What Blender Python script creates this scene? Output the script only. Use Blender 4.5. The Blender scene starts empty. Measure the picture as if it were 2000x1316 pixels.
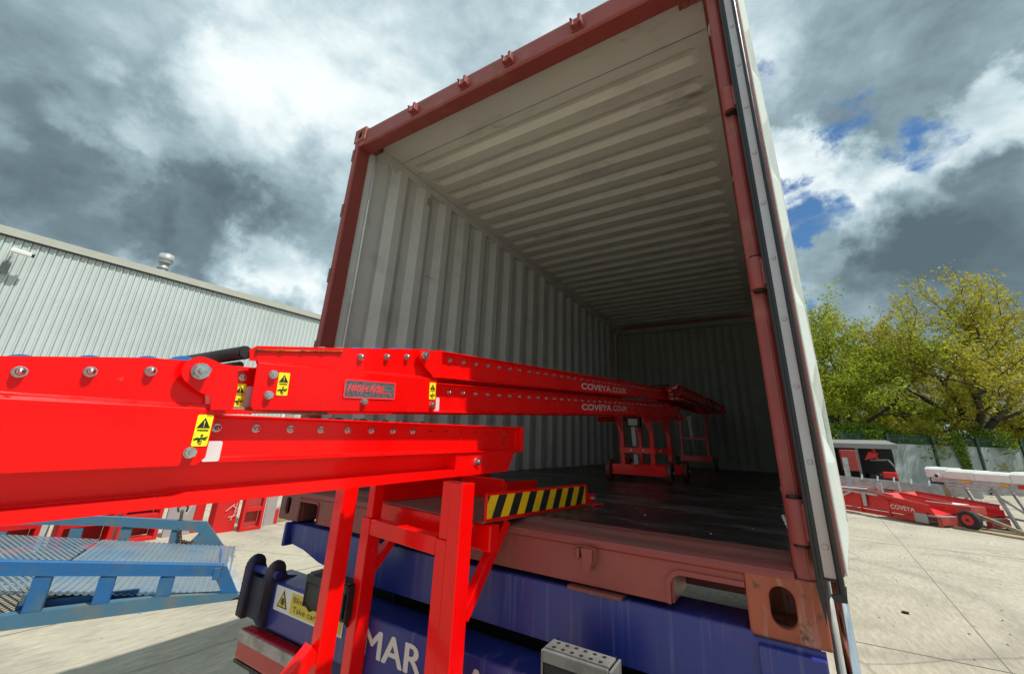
import bpy, math, random
import numpy as np
from mathutils import Vector, Matrix
random.seed(7); np.random.seed(7)
sc = bpy.context.scene
COL = sc.collection
V = lambda *a: np.array(a, float)
def unit(a):
    a = np.array(a, float); return a / np.linalg.norm(a)

# ---------------------------------------------------------------- camera
cam = bpy.data.cameras.new('camera'); cam_o = bpy.data.objects.new('camera', cam); COL.objects.link(cam_o)
cam.sensor_width = 36; cam.lens = 785.7352 / 2000 * 36
cam.shift_x = -0.00634; cam.shift_y = -0.02755
cam.clip_start = 0.02; cam.clip_end = 2000
def cam_axes(y, p, r):
    sy, cy, sp, cp = math.sin(y), math.cos(y), math.sin(p), math.cos(p)
    F = V(sy * cp, cy * cp, sp); rt = V(cy, -sy, 0); up = np.cross(rt, F)
    return math.cos(r) * rt + math.sin(r) * up, -math.sin(r) * rt + math.cos(r) * up, F
rt, up_, fw = cam_axes(-0.5566, 0.3205, 0.0389)
CP = V(1.1679, -1.4311, 0.2707)
m = Matrix(((rt[0], up_[0], -fw[0], CP[0]), (rt[1], up_[1], -fw[1], CP[1]), (rt[2], up_[2], -fw[2], CP[2]), (0, 0, 0, 1)))
cam_o.matrix_world = m; sc.camera = cam_o

# ---------------------------------------------------------------- light
SUN = unit((0.54, 0.052, 1.0))
sun = bpy.data.lights.new('sun', 'SUN'); sun.energy = 4.6; sun.angle = math.radians(0.6); sun.color = (1.0, 0.955, 0.88)
sun_o = bpy.data.objects.new('sun', sun); COL.objects.link(sun_o)
sun_o.rotation_euler = Vector(SUN).to_track_quat('Z', 'Y').to_euler()
sc.view_settings.view_transform = 'Standard'; sc.view_settings.look = 'None'
sc.view_settings.exposure = 0.0; sc.view_settings.gamma = 1.0

world = bpy.data.worlds.new("World"); sc.world = world; world.use_nodes = True
wn = world.node_tree; wn.nodes.clear(); wl = wn.links
def N(nt, t, **kw):
    n = nt.nodes.new(t)
    for k, v in kw.items(): setattr(n, k, v)
    return n
def setin(nt, n, key, val):
    if hasattr(val, 'is_linked') or hasattr(val, 'links'): nt.links.new(val, n.inputs[key])
    else: n.inputs[key].default_value = val
def math_n(nt, op, a, b=0.0, clamp=False):
    n = N(nt, 'ShaderNodeMath', operation=op); n.use_clamp = clamp
    setin(nt, n, 0, a); setin(nt, n, 1, b); return n.outputs[0]
def build_sky():
    nt = wn
    out = N(nt, 'ShaderNodeOutputWorld')
    sky = N(nt, 'ShaderNodeTexSky', sky_type='NISHITA'); sky.sun_disc = False
    sky.sun_elevation = math.asin(SUN[2]); sky.sun_rotation = math.atan2(SUN[0], SUN[1])
    sky.air_density = 1.0; sky.dust_density = 0.6; sky.ozone_density = 2.0
    tc = N(nt, 'ShaderNodeTexCoord')
    nrm = N(nt, 'ShaderNodeVectorMath', operation='NORMALIZE'); nt.links.new(tc.outputs['Generated'], nrm.inputs[0])
    sep = N(nt, 'ShaderNodeSeparateXYZ'); nt.links.new(nrm.outputs[0], sep.inputs[0])
    zz = math_n(nt, 'ADD', math_n(nt, 'MAXIMUM', sep.outputs[2], 0.0), 0.34)
    cx = math_n(nt, 'DIVIDE', sep.outputs[0], zz); cy = math_n(nt, 'DIVIDE', sep.outputs[1], zz)
    cmb = N(nt, 'ShaderNodeCombineXYZ'); nt.links.new(cx, cmb.inputs[0]); nt.links.new(cy, cmb.inputs[1])
    def noise(scale, detail, rough, dist, vec, off=(0, 0, 0)):
        mp = N(nt, 'ShaderNodeMapping'); mp.inputs['Location'].default_value = off
        nt.links.new(vec, mp.inputs[0])
        n = N(nt, 'ShaderNodeTexNoise'); n.inputs['Scale'].default_value = scale; n.inputs['Detail'].default_value = detail
        n.inputs['Roughness'].default_value = rough; n.inputs['Distortion'].default_value = dist
        nt.links.new(mp.outputs[0], n.inputs['Vector']); return n
    # ragged edges for the placed clouds and gaps
    warp = noise(5.5, 8, 0.60, 0.1, nrm.outputs[0], (3.1, 1.7, 0))
    sub = N(nt, 'ShaderNodeVectorMath', operation='SUBTRACT'); nt.links.new(warp.outputs['Color'], sub.inputs[0]); sub.inputs[1].default_value = (.5, .5, .5)
    scl = N(nt, 'ShaderNodeVectorMath', operation='SCALE'); nt.links.new(sub.outputs[0], scl.inputs[0]); scl.inputs['Scale'].default_value = 0.36
    add = N(nt, 'ShaderNodeVectorMath', operation='ADD'); nt.links.new(nrm.outputs[0], add.inputs[0]); nt.links.new(scl.outputs[0], add.inputs[1])
    nr2 = N(nt, 'ShaderNodeVectorMath', operation='NORMALIZE'); nt.links.new(add.outputs[0], nr2.inputs[0])
    def blob(d, deg, w, soft=0.35):
        dt = N(nt, 'ShaderNodeVectorMath', operation='DOT_PRODUCT'); nt.links.new(nr2.outputs[0], dt.inputs[0]); dt.inputs[1].default_value = unit(d)
        mr = N(nt, 'ShaderNodeMapRange', interpolation_type='SMOOTHSTEP')
        nt.links.new(dt.outputs['Value'], mr.inputs['Value'])
        mr.inputs['From Min'].default_value = math.cos(math.radians(deg)); mr.inputs['From Max'].default_value = math.cos(math.radians(deg * soft))
        mr.inputs['To Min'].default_value = 0; mr.inputs['To Max'].default_value = w
        return mr.outputs[0]
    sq = N(nt, 'ShaderNodeVectorMath', operation='MULTIPLY'); nt.links.new(nrm.outputs[0], sq.inputs[0]); sq.inputs[1].default_value = (1, 1, 1.7)
    n1 = noise(3.1, 12, 0.56, 0.15, sq.outputs[0], (0.4, 2.2, 1.3))
    n2 = noise(8.5, 9, 0.60, 0.2, sq.outputs[0], (5.4, 0.2, 0))
    b = math_n(nt, 'MULTIPLY_ADD', n1.outputs['Fac'], 1.05); b.node.inputs[2].default_value = 0.12
    b = math_n(nt, 'ADD', b, math_n(nt, 'MULTIPLY', math_n(nt, 'SUBTRACT', n2.outputs['Fac'], 0.5), 0.50))
    for d, deg, w in [((-.936, .112, .333), 8, -.34), ((-.895, .276, .349), 8, -.38), ((-.815, .296, .499), 9, -.20),
                      ((.31, .74, .597), 17, -.26), ((.32, .887, .333), 10, -.28), ((-.836, -.035, .548), 15, -.10), ((-.917, .014, .40), 8, -.22),
                      ((-.82, .083, .566), 10, -.08), ((.276, .938, .212), 12, -.25), ((-.897, .382, .223), 6, -.24),
                      ((.241, .868, .434), 7, .42), ((-.137, .595, .792), 14, .14), ((-.851, .421, .314), 7, .24), ((-.801, .211, .561), 8, .20),
                      ((.353, .787, .506), 6, .40), ((.111, .841, .529), 6, .38), ((-.742, .369, .56), 10, .14), ((-.586, .314, .747), 16, .08), ((.239, .902, .359), 5, -.20)]:
        b = math_n(nt, 'ADD', b, blob(d, deg, w))
    ramp = N(nt, 'ShaderNodeValToRGB'); nt.links.new(b, ramp.inputs[0])
    cr = ramp.color_ramp; cr.elements[0].position = 0.0; cr.elements[0].color = (.105, .152, .182, 1)
    cr.elements[1].position = 1.0; cr.elements[1].color = (.93, .98, 1.0, 1)
    for p, c in ((.28, (.17, .24, .28)), (.5, (.30, .41, .46)), (.72, (.54, .67, .72)), (.88, (.80, .90, .92))):
        e = cr.elements.new(p); e.color = c + (1,)
    blue = None
    for d, deg, w in [((.278, .82, .50), 5, .75), ((.144, .782, .607), 5.5, .55), ((.109, .886, .45), 6, 1.0), ((.083, .716, .694), 5, .5), ((.031, .963, .268), 7, 1.1), ((.19, .80, .55), 5, .5)]:
        x = blob(d, deg, w, 0.1); blue = x if blue is None else math_n(nt, 'ADD', blue, x)
    bm = math_n(nt, 'ADD', blue, math_n(nt, 'MULTIPLY', math_n(nt, 'SUBTRACT', n2.outputs['Fac'], 0.55), 2.6))
    mr = N(nt, 'ShaderNodeMapRange', interpolation_type='SMOOTHSTEP'); nt.links.new(bm, mr.inputs['Value'])
    mr.inputs['From Min'].default_value = .38; mr.inputs['From Max'].default_value = .95
    gate = math_n(nt, 'MULTIPLY', mr.outputs[0], math_n(nt, 'MINIMUM', math_n(nt, 'MULTIPLY', blue, 4.0), 1.0))
    tint = N(nt, 'ShaderNodeMix', data_type='RGBA', blend_type='MULTIPLY'); tint.inputs[0].default_value = 1.0; nt.links.new(sky.outputs[0], tint.inputs[6]); tint.inputs[7].default_value = (.60, .92, 1.12, 1)
    bg1 = N(nt, 'ShaderNodeBackground'); nt.links.new(tint.outputs[2], bg1.inputs[0]); bg1.inputs[1].default_value = 0.10
    bg2 = N(nt, 'ShaderNodeBackground'); nt.links.new(ramp.outputs[0], bg2.inputs[0]); bg2.inputs[1].default_value = 1.05
    mx = N(nt, 'ShaderNodeMixShader'); nt.links.new(gate, mx.inputs[0]); nt.links.new(bg2.outputs[0], mx.inputs[1]); nt.links.new(bg1.outputs[0], mx.inputs[2])
    nt.links.new(mx.outputs[0], out.inputs[0])
build_sky()

# ---------------------------------------------------------------- materials
def mat(name, col, rough=0.5, metal=0.0, col2=None, nscale=6.0, thr=(0.5, 0.62), amt=1.0, bump=0.0, bscale=40.0, stretch=(1, 1, 1),
        coat=0.0, col3=None, n3=3.0, thr3=(.6, .66), amt3=1.0, rvar=0.12, spec=0.5, mott=0.12, stretch3=(1, 1, 1), trans=0.0):
    M = bpy.data.materials.new(name); M.use_nodes = True; nt = M.node_tree
    bs = nt.nodes['Principled BSDF']; bs.inputs['Metallic'].default_value = metal; bs.inputs['Specular IOR Level'].default_value = spec
    bs.inputs['Coat Weight'].default_value = coat; bs.inputs['Coat Roughness'].default_value = 0.06
    tc = N(nt, 'ShaderNodeTexCoord')
    def noi(scale, st, det=6, off=0.0):
        mp = N(nt, 'ShaderNodeMapping'); mp.inputs['Scale'].default_value = st; mp.inputs['Location'].default_value = (off, off * .7, off * 1.3)
        nt.links.new(tc.outputs['Object'], mp.inputs[0])
        n = N(nt, 'ShaderNodeTexNoise'); n.inputs['Scale'].default_value = scale; n.inputs['Detail'].default_value = det; n.inputs['Roughness'].default_value = .62
        nt.links.new(mp.outputs[0], n.inputs['Vector']); return n.outputs['Fac']
    base = N(nt, 'ShaderNodeMix', data_type='RGBA'); base.inputs[6].default_value = tuple(c * (1 - mott) for c in col) + (1,)
    base.inputs[7].default_value = tuple(min(1, c * (1 + mott)) for c in col) + (1,)
    nt.links.new(noi(nscale * .7, stretch, 5, 3.3), base.inputs[0]); cur = base.outputs[2]
    for c2, sc_, th, am, st, off in ((col2, nscale, thr, amt, stretch, 1.1), (col3, n3, thr3, amt3, stretch3, 7.7)):
        if c2 is None: continue
        mr = N(nt, 'ShaderNodeMapRange'); nt.links.new(noi(sc_, st, 9, off), mr.inputs[0])
        mr.inputs[1].default_value = th[0]; mr.inputs[2].default_value = th[1]; mr.inputs[4].default_value = am
        mx = N(nt, 'ShaderNodeMix', data_type='RGBA'); nt.links.new(mr.outputs[0], mx.inputs[0]); nt.links.new(cur, mx.inputs[6])
        mx.inputs[7].default_value = tuple(c2) + (1,); cur = mx.outputs[2]
    nt.links.new(cur, bs.inputs['Base Color'])
    rr = N(nt, 'ShaderNodeMapRange'); nt.links.new(noi(nscale * 1.7, stretch, 5, 5.1), rr.inputs[0])
    rr.inputs[1].default_value = .3; rr.inputs[2].default_value = .7; rr.inputs[3].default_value = max(.03, rough - rvar); rr.inputs[4].default_value = min(1, rough + rvar)
    nt.links.new(rr.outputs[0], bs.inputs['Roughness'])
    if bump:
        bp = N(nt, 'ShaderNodeBump'); bp.inputs['Strength'].default_value = bump; bp.inputs['Distance'].default_value = .01
        nt.links.new(noi(bscale, stretch, 6, 9.0), bp.inputs['Height']); nt.links.new(bp.outputs[0], bs.inputs['Normal'])
    if trans:
        tr = N(nt, 'ShaderNodeBsdfTranslucent'); nt.links.new(cur, tr.inputs[0]); mx = N(nt, 'ShaderNodeMixShader'); mx.inputs[0].default_value = trans
        nt.links.new(bs.outputs[0], mx.inputs[1]); nt.links.new(tr.outputs[0], mx.inputs[2]); nt.links.new(mx.outputs[0], nt.nodes['Material Output'].inputs[0])
    return M
M = {}
M['red'] = mat('gloss_red_paint', (.88, .0015, .001), .30, coat=.22, spec=.20, rvar=.08, mott=.04, nscale=3, bump=.03, bscale=60, col2=(.60, .004, .003), thr=(.56, .72), amt=.35, col3=(.55, .10, .08), n3=28, thr3=(.70, .74), amt3=.5)
M['red_side'] = mat('red_paint_weathered', (.62, .012, .012), .5, col2=(.42, .10, .06), nscale=5, thr=(.58, .7), amt=.6)
M['dullred'] = mat('faded_red_paint', (.42, .05, .04), .6, col2=(.28, .16, .11), nscale=5, thr=(.5, .7), amt=.7)
M['oxide'] = mat('container_oxide_red', (.27, .052, .044), .5, col2=(.36, .15, .09), nscale=4.5, thr=(.56, .70), amt=.5, col3=(.20, .07, .03), n3=9, thr3=(.62, .67), bump=.16, bscale=30, mott=.18)
M['rust'] = mat('rusty_orange_steel', (.32, .075, .038), .62, col2=(.46, .33, .28), nscale=8, thr=(.50, .64), amt=.75, stretch=(2, 2, .35), col3=(.09, .04, .022), n3=12, thr3=(.57, .63), bump=.35, bscale=30, mott=.3)
M['sillrust'] = mat('scuffed_sill_steel', (.20, .060, .05), .6, col2=(.13, .075, .06), nscale=7, thr=(.48, .62), amt=.8, stretch=(.4, 2, 2), col3=(.33, .17, .08), n3=18, thr3=(.64, .70), bump=.3)
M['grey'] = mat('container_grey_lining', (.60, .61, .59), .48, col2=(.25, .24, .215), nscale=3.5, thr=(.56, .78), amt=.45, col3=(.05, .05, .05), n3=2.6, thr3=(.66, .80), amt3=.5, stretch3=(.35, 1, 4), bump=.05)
M['endgrey'] = mat('end_wall_olive_shaded', (.25, .26, .215), .55, col2=(.16, .165, .14), nscale=3, thr=(.5, .72), amt=.5, bump=.05)  # olive grey lining, base colour darkened to carry the far end's shade
M['roofin'] = mat('container_ceiling_lining', (.64, .625, .56), .5, col2=(.22, .205, .18), nscale=3.0, thr=(.54, .76), amt=.5, stretch=(.5, 1.5, 1), col3=(.03, .03, .033), n3=2.1, thr3=(.60, .72), amt3=.6, stretch3=(.8, 2.2, 1), bump=.06)
M['floor'] = mat('black_coated_floor', (.016, .015, .017), .36, col2=(.17, .17, .17), nscale=2.6, thr=(.50, .72), amt=.75, stretch=(.7, 2.0, 1), col3=(.26, .26, .26), n3=9, thr3=(.60, .72), amt3=.5, stretch3=(.6, 2.5, 1), bump=.25, bscale=14, rvar=.16)
M['blue'] = mat('blue_chassis_paint', (.016, .030, .20), .42, col2=(.09, .035, .17), nscale=1.5, thr=(.52, .68), amt=.6, col3=(.12, .13, .24), n3=2.2, thr3=(.55, .70), amt3=.7, stretch3=(16, 3, .5), bump=.10, bscale=20, coat=.1, mott=.25)
M['bluedirt'] = mat('dirty_blue_chassis', (.022, .032, .11), .6, col2=(.055, .045, .035), nscale=5, thr=(.44, .62), amt=.85, bump=.15)
M['black'] = mat('black_rubber', (.014, .014, .015), .55, col2=(.05, .05, .05), nscale=12, thr=(.55, .75), amt=.5)
M['tyre'] = mat('tyre_rubber', (.02, .02, .02), .8)
M['navy'] = mat('grimy_navy_paint', (.016, .020, .05), .6, col2=(.05, .04, .03), nscale=5, thr=(.44, .62), amt=.8, bump=.15)
M['gasket'] = mat('door_gasket_rubber', (.012, .013, .016), .38, mott=.3)
M['steel'] = mat('zinc_bolt_steel', (.62, .62, .60), .28, 1.0, mott=.15, nscale=60, col2=(.30, .30, .29), thr=(.5, .6), amt=.5)
M['dimgalv'] = mat('weathered_grey_plate', (.20, .20, .195), .55, .3, col2=(.13, .12, .11), nscale=14, thr=(.45, .6), amt=.7)
M['galv'] = mat('galvanised_steel', (.44, .46, .455), .5, .25, col2=(.33, .35, .345), nscale=5, thr=(.45, .55), amt=.8)
M['stripm'] = mat('aluminium_retainer', (.46, .46, .47), .42, .35, col2=(.44, .33, .31), nscale=3, thr=(.45, .65), amt=.7, stretch=(1, 1, .6))
M['white'] = mat('white_door_lining', (.62, .66, .62), .45, col2=(.45, .48, .44), nscale=4, thr=(.55, .75), amt=.5)
M['whitepaint'] = mat('white_sheet_metal', (.74, .75, .72), .5, col2=(.55, .56, .52), nscale=3, thr=(.5, .7), amt=.5)
M['joint'] = mat('slab_joint_filler', (.25, .235, .195), .9, mott=.25)
M['sticker'] = mat('white_sticker', (.74, .66, .66), .5)
M['letter'] = mat('white_lettering', (.66, .63, .60), .55, mott=.08)
M['letterpink'] = mat('pale_lettering', (.80, .74, .74), .5, mott=.03)
M['yellow'] = mat('yellow_label', (.95, .86, .01), .45, mott=.03)
M['yellowsign'] = mat('yellow_sign_vinyl', (.62, .46, .03), .5, col2=(.5, .40, .10), nscale=9, thr=(.5, .7), amt=.5)
M['amber'] = mat('amber_hazard_tape', (.90, .50, .01), .40, col2=(.62, .36, .02), nscale=14, thr=(.55, .7), amt=.6)
M['blk'] = mat('black_print', (.012, .012, .012), .5)
M['plate'] = mat('speckled_badge', (.09, .095, .10), .4, .2, col2=(.30, .31, .32), nscale=240, thr=(.50, .58), amt=.7)
M['badge_red'] = mat('badge_red_print', (.92, .05, .07), .4)
M['bluewheel'] = mat('blue_plastic', (.025, .19, .50), .4)
M['rustrod'] = mat('rusty_rod', (.50, .10, .01), .5, .3, col2=(.2, .05, .02), nscale=40, thr=(.45, .6))
M['brownwheel'] = mat('brown_castor_wheel', (.13, .035, .02), .45)
M['lensred'] = mat('tail_lamp_red_lens', (.38, .006, .012), .3, coat=.1)
M['lensgrey'] = mat('tail_lamp_clear_lens', (.30, .27, .26), .25, coat=.5, col2=(.15, .12, .12), nscale=10, thr=(.45, .6))
M['clad'] = mat('pale_wall_cladding', (.52, .59, .58), .5, col2=(.42, .475, .46), nscale=.8, thr=(.4, .7), amt=.6, col3=(.25, .27, .26), n3=20, thr3=(.74, .78), mott=.04)
M['trim'] = mat('roof_flashing', (.42, .43, .37), .55)
M['roofm'] = mat('grey_roof', (.20, .21, .21), .6)
M['concrete'] = mat('yard_concrete', (.41, .375, .29), .9, col2=(.31, .285, .225), nscale=.9, thr=(.42, .66), amt=.7, col3=(.17, .165, .14), n3=.55, thr3=(.58, .66), amt3=.45, bump=.6, bscale=9, mott=.14)
M['rblue'] = mat('ramp_blue_paint', (.012, .115, .31), .5, col2=(.07, .14, .17), nscale=3.2, thr=(.50, .66), amt=.8, col3=(.16, .07, .03), n3=7, thr3=(.61, .68), amt3=.8, stretch3=(1, 1, 2), bump=.15)
M['rbluegrey'] = mat('ramp_faded_blue', (.055, .15, .23), .55, col2=(.15, .15, .115), nscale=4, thr=(.5, .66), amt=.85)
M['deck'] = mat('ramp_deck_steel', (.22, .29, .34), .42, .4, col2=(.10, .24, .38), nscale=2.2, thr=(.48, .66), amt=.8, col3=(.26, .24, .23), n3=6, thr3=(.55, .65), amt3=.6)
M['chain'] = mat('rusty_chain', (.13, .075, .045), .6, .5, col2=(.10, .06, .04), nscale=30)
M['wood'] = mat('weathered_timber', (.36, .28, .17), .8, col2=(.22, .17, .11), nscale=6, stretch=(1, 6, 6), bump=.3)
M['board'] = mat('grey_board', (.36, .31, .30), .7)
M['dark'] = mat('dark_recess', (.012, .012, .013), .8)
M['fencepanel'] = mat('grey_fence_panel', (.31, .36, .36), .6, col2=(.19, .22, .22), nscale=.9, thr=(.42, .62), amt=.8)
M['fencegreen'] = mat('dark_green_fence', (.012, .055, .045), .5)
M['bark'] = mat('tree_bark', (.055, .045, .032), .9, bump=.4)
M['leafA'] = mat('leaf_olive_green', (.36, .36, .02), .55, mott=.45, nscale=.9, trans=.5, rvar=.05)
M['leafB'] = mat('leaf_fresh_green', (.26, .36, .02), .55, mott=.45, nscale=1.1, trans=.5, rvar=.05)
M['leafC'] = mat('leaf_bronze_green', (.40, .34, .04), .55, mott=.45, nscale=.9, trans=.5, rvar=.05)
M['ivy'] = mat('ivy_leaf', (.08, .16, .02), .5, mott=.5, nscale=4, trans=.35)
M['chrome'] = mat('bright_steel_tube', (.75, .77, .78), .15, 1.0)
M['orange'] = mat('orange_sticker', (.75, .33, .03), .5)
M['clothblue'] = mat('dark_blue_canvas', (.03, .04, .10), .7)

# ---------------------------------------------------------------- mesh builder
class Fr:
    """a working frame: s along, h up, o outward"""
    def __init__(s, o, e, u, n): s.o, s.e, s.u, s.n = map(lambda a: np.array(a, float), (o, e, u, n))
    def p(s, a, h, off): return s.o + s.e * a + s.u * h + s.n * off
W0 = Fr((0, 0, 0), (1, 0, 0), (0, 0, 1), (0, -1, 0))
def frame(o, e):
    e = unit(e); n = unit((e[1], -e[0], 0)); u = np.cross(n, e); return Fr(o, e, u, n)
class MB:
    def __init__(s): s.v, s.f, s.mi, s.smooth = [], [], [], []
    def add(s, vs, fs, m=0, sm=False):
        k = len(s.v); s.v += [tuple(float(c) for c in v) for v in vs]
        for f in fs: s.f.append(tuple(k + i for i in f)); s.mi.append(m); s.smooth.append(sm)
        return s
    def box(s, x0, x1, y0, y1, z0, z1, m=0):
        vs = [(x, y, z) for x in (x0, x1) for y in (y0, y1) for z in (z0, z1)]
        return s.add(vs, [(0, 1, 3, 2), (4, 6, 7, 5), (0, 4, 5, 1), (2, 3, 7, 6), (0, 2, 6, 4), (1, 5, 7, 3)], m)
    def fbox(s, F, a0, a1, h0, h1, o0, o1, m=0):
        vs = [F.p(a, h, o) for a in (a0, a1) for h in (h0, h1) for o in (o0, o1)]
        return s.add(vs, [(0, 1, 3, 2), (4, 6, 7, 5), (0, 4, 5, 1), (2, 3, 7, 6), (0, 2, 6, 4), (1, 5, 7, 3)], m)
    def prism(s, F, poly, o0, o1, m=0):
        n = len(poly); vs = [F.p(a, h, o0) for a, h in poly] + [F.p(a, h, o1) for a, h in poly]
        fs = [tuple(range(n)), tuple(range(2 * n - 1, n - 1, -1))] + [(i, (i + 1) % n, n + (i + 1) % n, n + i) for i in range(n)]
        return s.add(vs, fs, m)
    def bar(s, p, q, w, h, up=(0, 0, 1), m=0):
        p, q = np.array(p, float), np.array(q, float); d = unit(q - p); x = np.cross(d, up)
        if np.linalg.norm(x) < 1e-4: x = np.cross(d, (0, 1, 0))
        x = unit(x); y = np.cross(x, d); vs = []
        for c in (p, q):
            for a, b in ((-1, -1), (1, -1), (1, 1), (-1, 1)): vs.append(c + x * a * w / 2 + y * b * h / 2)
        return s.add(vs, [(3, 2, 1, 0), (4, 5, 6, 7), (0, 1, 5, 4), (1, 2, 6, 5), (2, 3, 7, 6), (3, 0, 4, 7)], m)
    def tube(s, p, q, r, n=14, r2=None, m=0, sm=True, cap=True):
        p, q = np.array(p, float), np.array(q, float); d = unit(q - p); x = np.cross(d, (0, 0, 1))
        if np.linalg.norm(x) < 1e-3: x = np.cross(d, (0, 1, 0))
        x = unit(x); y = np.cross(d, x); r2 = r if r2 is None else r2
        vs = [c + (x * math.cos(2 * math.pi * i / n) + y * math.sin(2 * math.pi * i / n)) * rr for c, rr in ((p, r), (q, r2)) for i in range(n)]
        s.add(vs, [(i, n + i, n + (i + 1) % n, (i + 1) % n) for i in range(n)], m, sm)
        if cap:
            k = len(s.v) - 2 * n; s.f += [tuple(k + i for i in range(n)), tuple(k + n + i for i in range(n - 1, -1, -1))]; s.mi += [m, m]; s.smooth += [False, False]
        return s
    def pipe(s, pts, r, n=8, m=0):
        for a, b in zip(pts[:-1], pts[1:]): s.tube(a, b, r, n, m=m)
        return s
    def sweep(s, prof, p, q, x, y, m=0):
        """open profile [(a,b)] in axes x,y swept from p to q"""
        p, q, x, y = [np.array(t, float) for t in (p, q, x, y)]; n = len(prof)
        vs = [c + x * a + y * b for c in (p, q) for a, b in prof]
        return s.add(vs, [(i, i + 1, n + i + 1, n + i) for i in range(n - 1)], m)
    def build(s, name, mats, parent=None, bevel=0, seg=2, loc=None, label=None):
        o0 = root_loc(parent) if parent is not None else (np.array(loc, float) if loc is not None else np.zeros(3))
        me = bpy.data.meshes.new(name); me.from_pydata([tuple(np.array(v) - o0) for v in s.v], [], s.f)
        for mm in (mats if isinstance(mats, (list, tuple)) else [mats]): me.materials.append(M[mm])
        me.polygons.foreach_set('material_index', s.mi); me.polygons.foreach_set('use_smooth', s.smooth); me.update()
        o = bpy.data.objects.new(name, me); COL.objects.link(o)
        if parent is not None:
            o.parent = parent
            o.location = (0, 0, 0)
        else: o.location = tuple(o0)
        if bevel:
            b = o.modifiers.new('bevel', 'BEVEL'); b.width = bevel; b.segments = seg; b.limit_method = 'ANGLE'; b.angle_limit = math.radians(40); b.harden_normals = False
        if label: o['label'] = label
        return o
def root_loc(o):
    p = np.zeros(3)
    while o is not None: p = p + np.array(o.location); o = o.parent
    return p
def tag(o, label, cat, group=None, kind=None):
    if label: o['label'] = label
    if cat: o['category'] = cat
    if group: o['group'] = group
    if kind: o['kind'] = kind
    return o
def thing(name, loc, label, cat, group=None):
    o = bpy.data.objects.new(name, None); COL.objects.link(o); o.location = tuple(loc); o.empty_display_size = .1
    return tag(o, label, cat, group)
def structure(o): o['kind'] = 'structure'; return o
_kids = {}
def copy_tree(o, parent=None):
    c = o.copy(); COL.objects.link(c)
    if parent is not None: c.parent = parent
    for ch in [k for k in bpy.data.objects if k.parent == o]: copy_tree(ch, c)
    return c
def text_geo(txt, bold=0.0, shear=0.0, spacing=1.0):
    cu = bpy.data.curves.new('t', 'FONT'); cu.body = txt; cu.size = 1.0; cu.offset = bold; cu.shear = shear; cu.space_character = spacing; cu.resolution_u = 4
    ob = bpy.data.objects.new('t', cu); COL.objects.link(ob); dg = bpy.context.evaluated_depsgraph_get(); dg.update()
    me = ob.evaluated_get(dg).to_mesh(); vs = [tuple(v.co) for v in me.vertices]; fs = [tuple(p.vertices) for p in me.polygons]
    ob.evaluated_get(dg).to_mesh_clear(); bpy.data.objects.remove(ob); bpy.data.curves.remove(cu); return vs, fs
def put_text(mb, F, txt, s0, h0, size, off, width=None, bold=0.0, shear=0.0, m=0, spacing=1.0, skew=0.0):
    vs, fs = text_geo(txt, bold, shear, spacing)
    x0 = min(v[0] for v in vs); x1 = max(v[0] for v in vs); y0 = min(v[1] for v in vs if True); y1 = max(v[1] for v in vs)
    ky = size / .73; kx = ky if width is None else width / (x1 - x0)
    out = [F.p(s0 + (v[0] - x0) * kx, h0 + v[1] * ky + skew * (v[0] - x0) * kx, off) for v in vs]
    mb.add(out, fs, m); return (x1 - x0) * kx
def rrect(s0, s1, h0, h1, r, k=4):
    pts = []
    for cx, cy, a0 in ((s1 - r, h1 - r, 0), (s0 + r, h1 - r, 90), (s0 + r, h0 + r, 180), (s1 - r, h0 + r, 270)):
        for i in range(k + 1):
            a = math.radians(a0 + 90 * i / k); pts.append((cx + r * math.cos(a), cy + r * math.sin(a)))
    return pts
def plate_hole(mb, F, outer, inner, o0, o1, m=0):
    """plate between two outlines with the same count"""
    n = len(outer)
    vs = [F.p(a, h, o) for o in (o1, o0) for L in (outer, inner) for a, h in L]
    fs = []
    for i in range(n):
        j = (i + 1) % n
        fs += [(i, j, n + j, n + i), (2 * n + i, 3 * n + i, 3 * n + j, 2 * n + j), (i, 2 * n + i, 2 * n + j, j), (n + i, n + j, 3 * n + j, 3 * n + i)]
    mb.add(vs, fs, m)
def bolt_mb(F, s, h, off, size, dome=True):
    """washer, hexagon nut and rounded end, standing out along the frame normal"""
    mb = MB(); c = F.p(s, h, off); n = F.n
    mb.tube(c, c + n * size * .14, size * .66, 16)
    a = c + n * size * .14; b = a + n * size * .5
    vs = [p + (F.e * math.cos(t) + F.u * math.sin(t)) * size * .60 for p in (a, b) for t in [math.pi / 3 * i + .3 for i in range(6)]]
    mb.add(vs, [(i, (i + 1) % 6, 6 + (i + 1) % 6, 6 + i) for i in range(6)] + [(5, 4, 3, 2, 1, 0), (6, 7, 8, 9, 10, 11)])
    if dome:
        prev = b; pr = size * .47
        for k in range(1, 4):
            t = k / 3 * math.pi / 2; q = b + n * size * .36 * math.sin(t); r = size * .47 * math.cos(t) + .0004
            mb.tube(prev, q, pr, 12, r2=r); prev, pr = q, r
    else:
        mb.tube(b, b + n * size * .25, size * .30, 12)
    return mb
def bolts(parent, F, pos, off, size, dome=True, name='bolt', matn='steel'):
    """first bolt built, the rest are linked copies"""
    first = None
    for s, h in pos:
        if first is None:
            first = bolt_mb(F, s, h, off, size, dome).build(name, matn, parent); s0, h0 = s, h
        else:
            c = first.copy(); COL.objects.link(c); c.parent = parent
            c.location = Vector(first.location) + Vector(F.e * (s - s0) + F.u * (h - h0))
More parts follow.
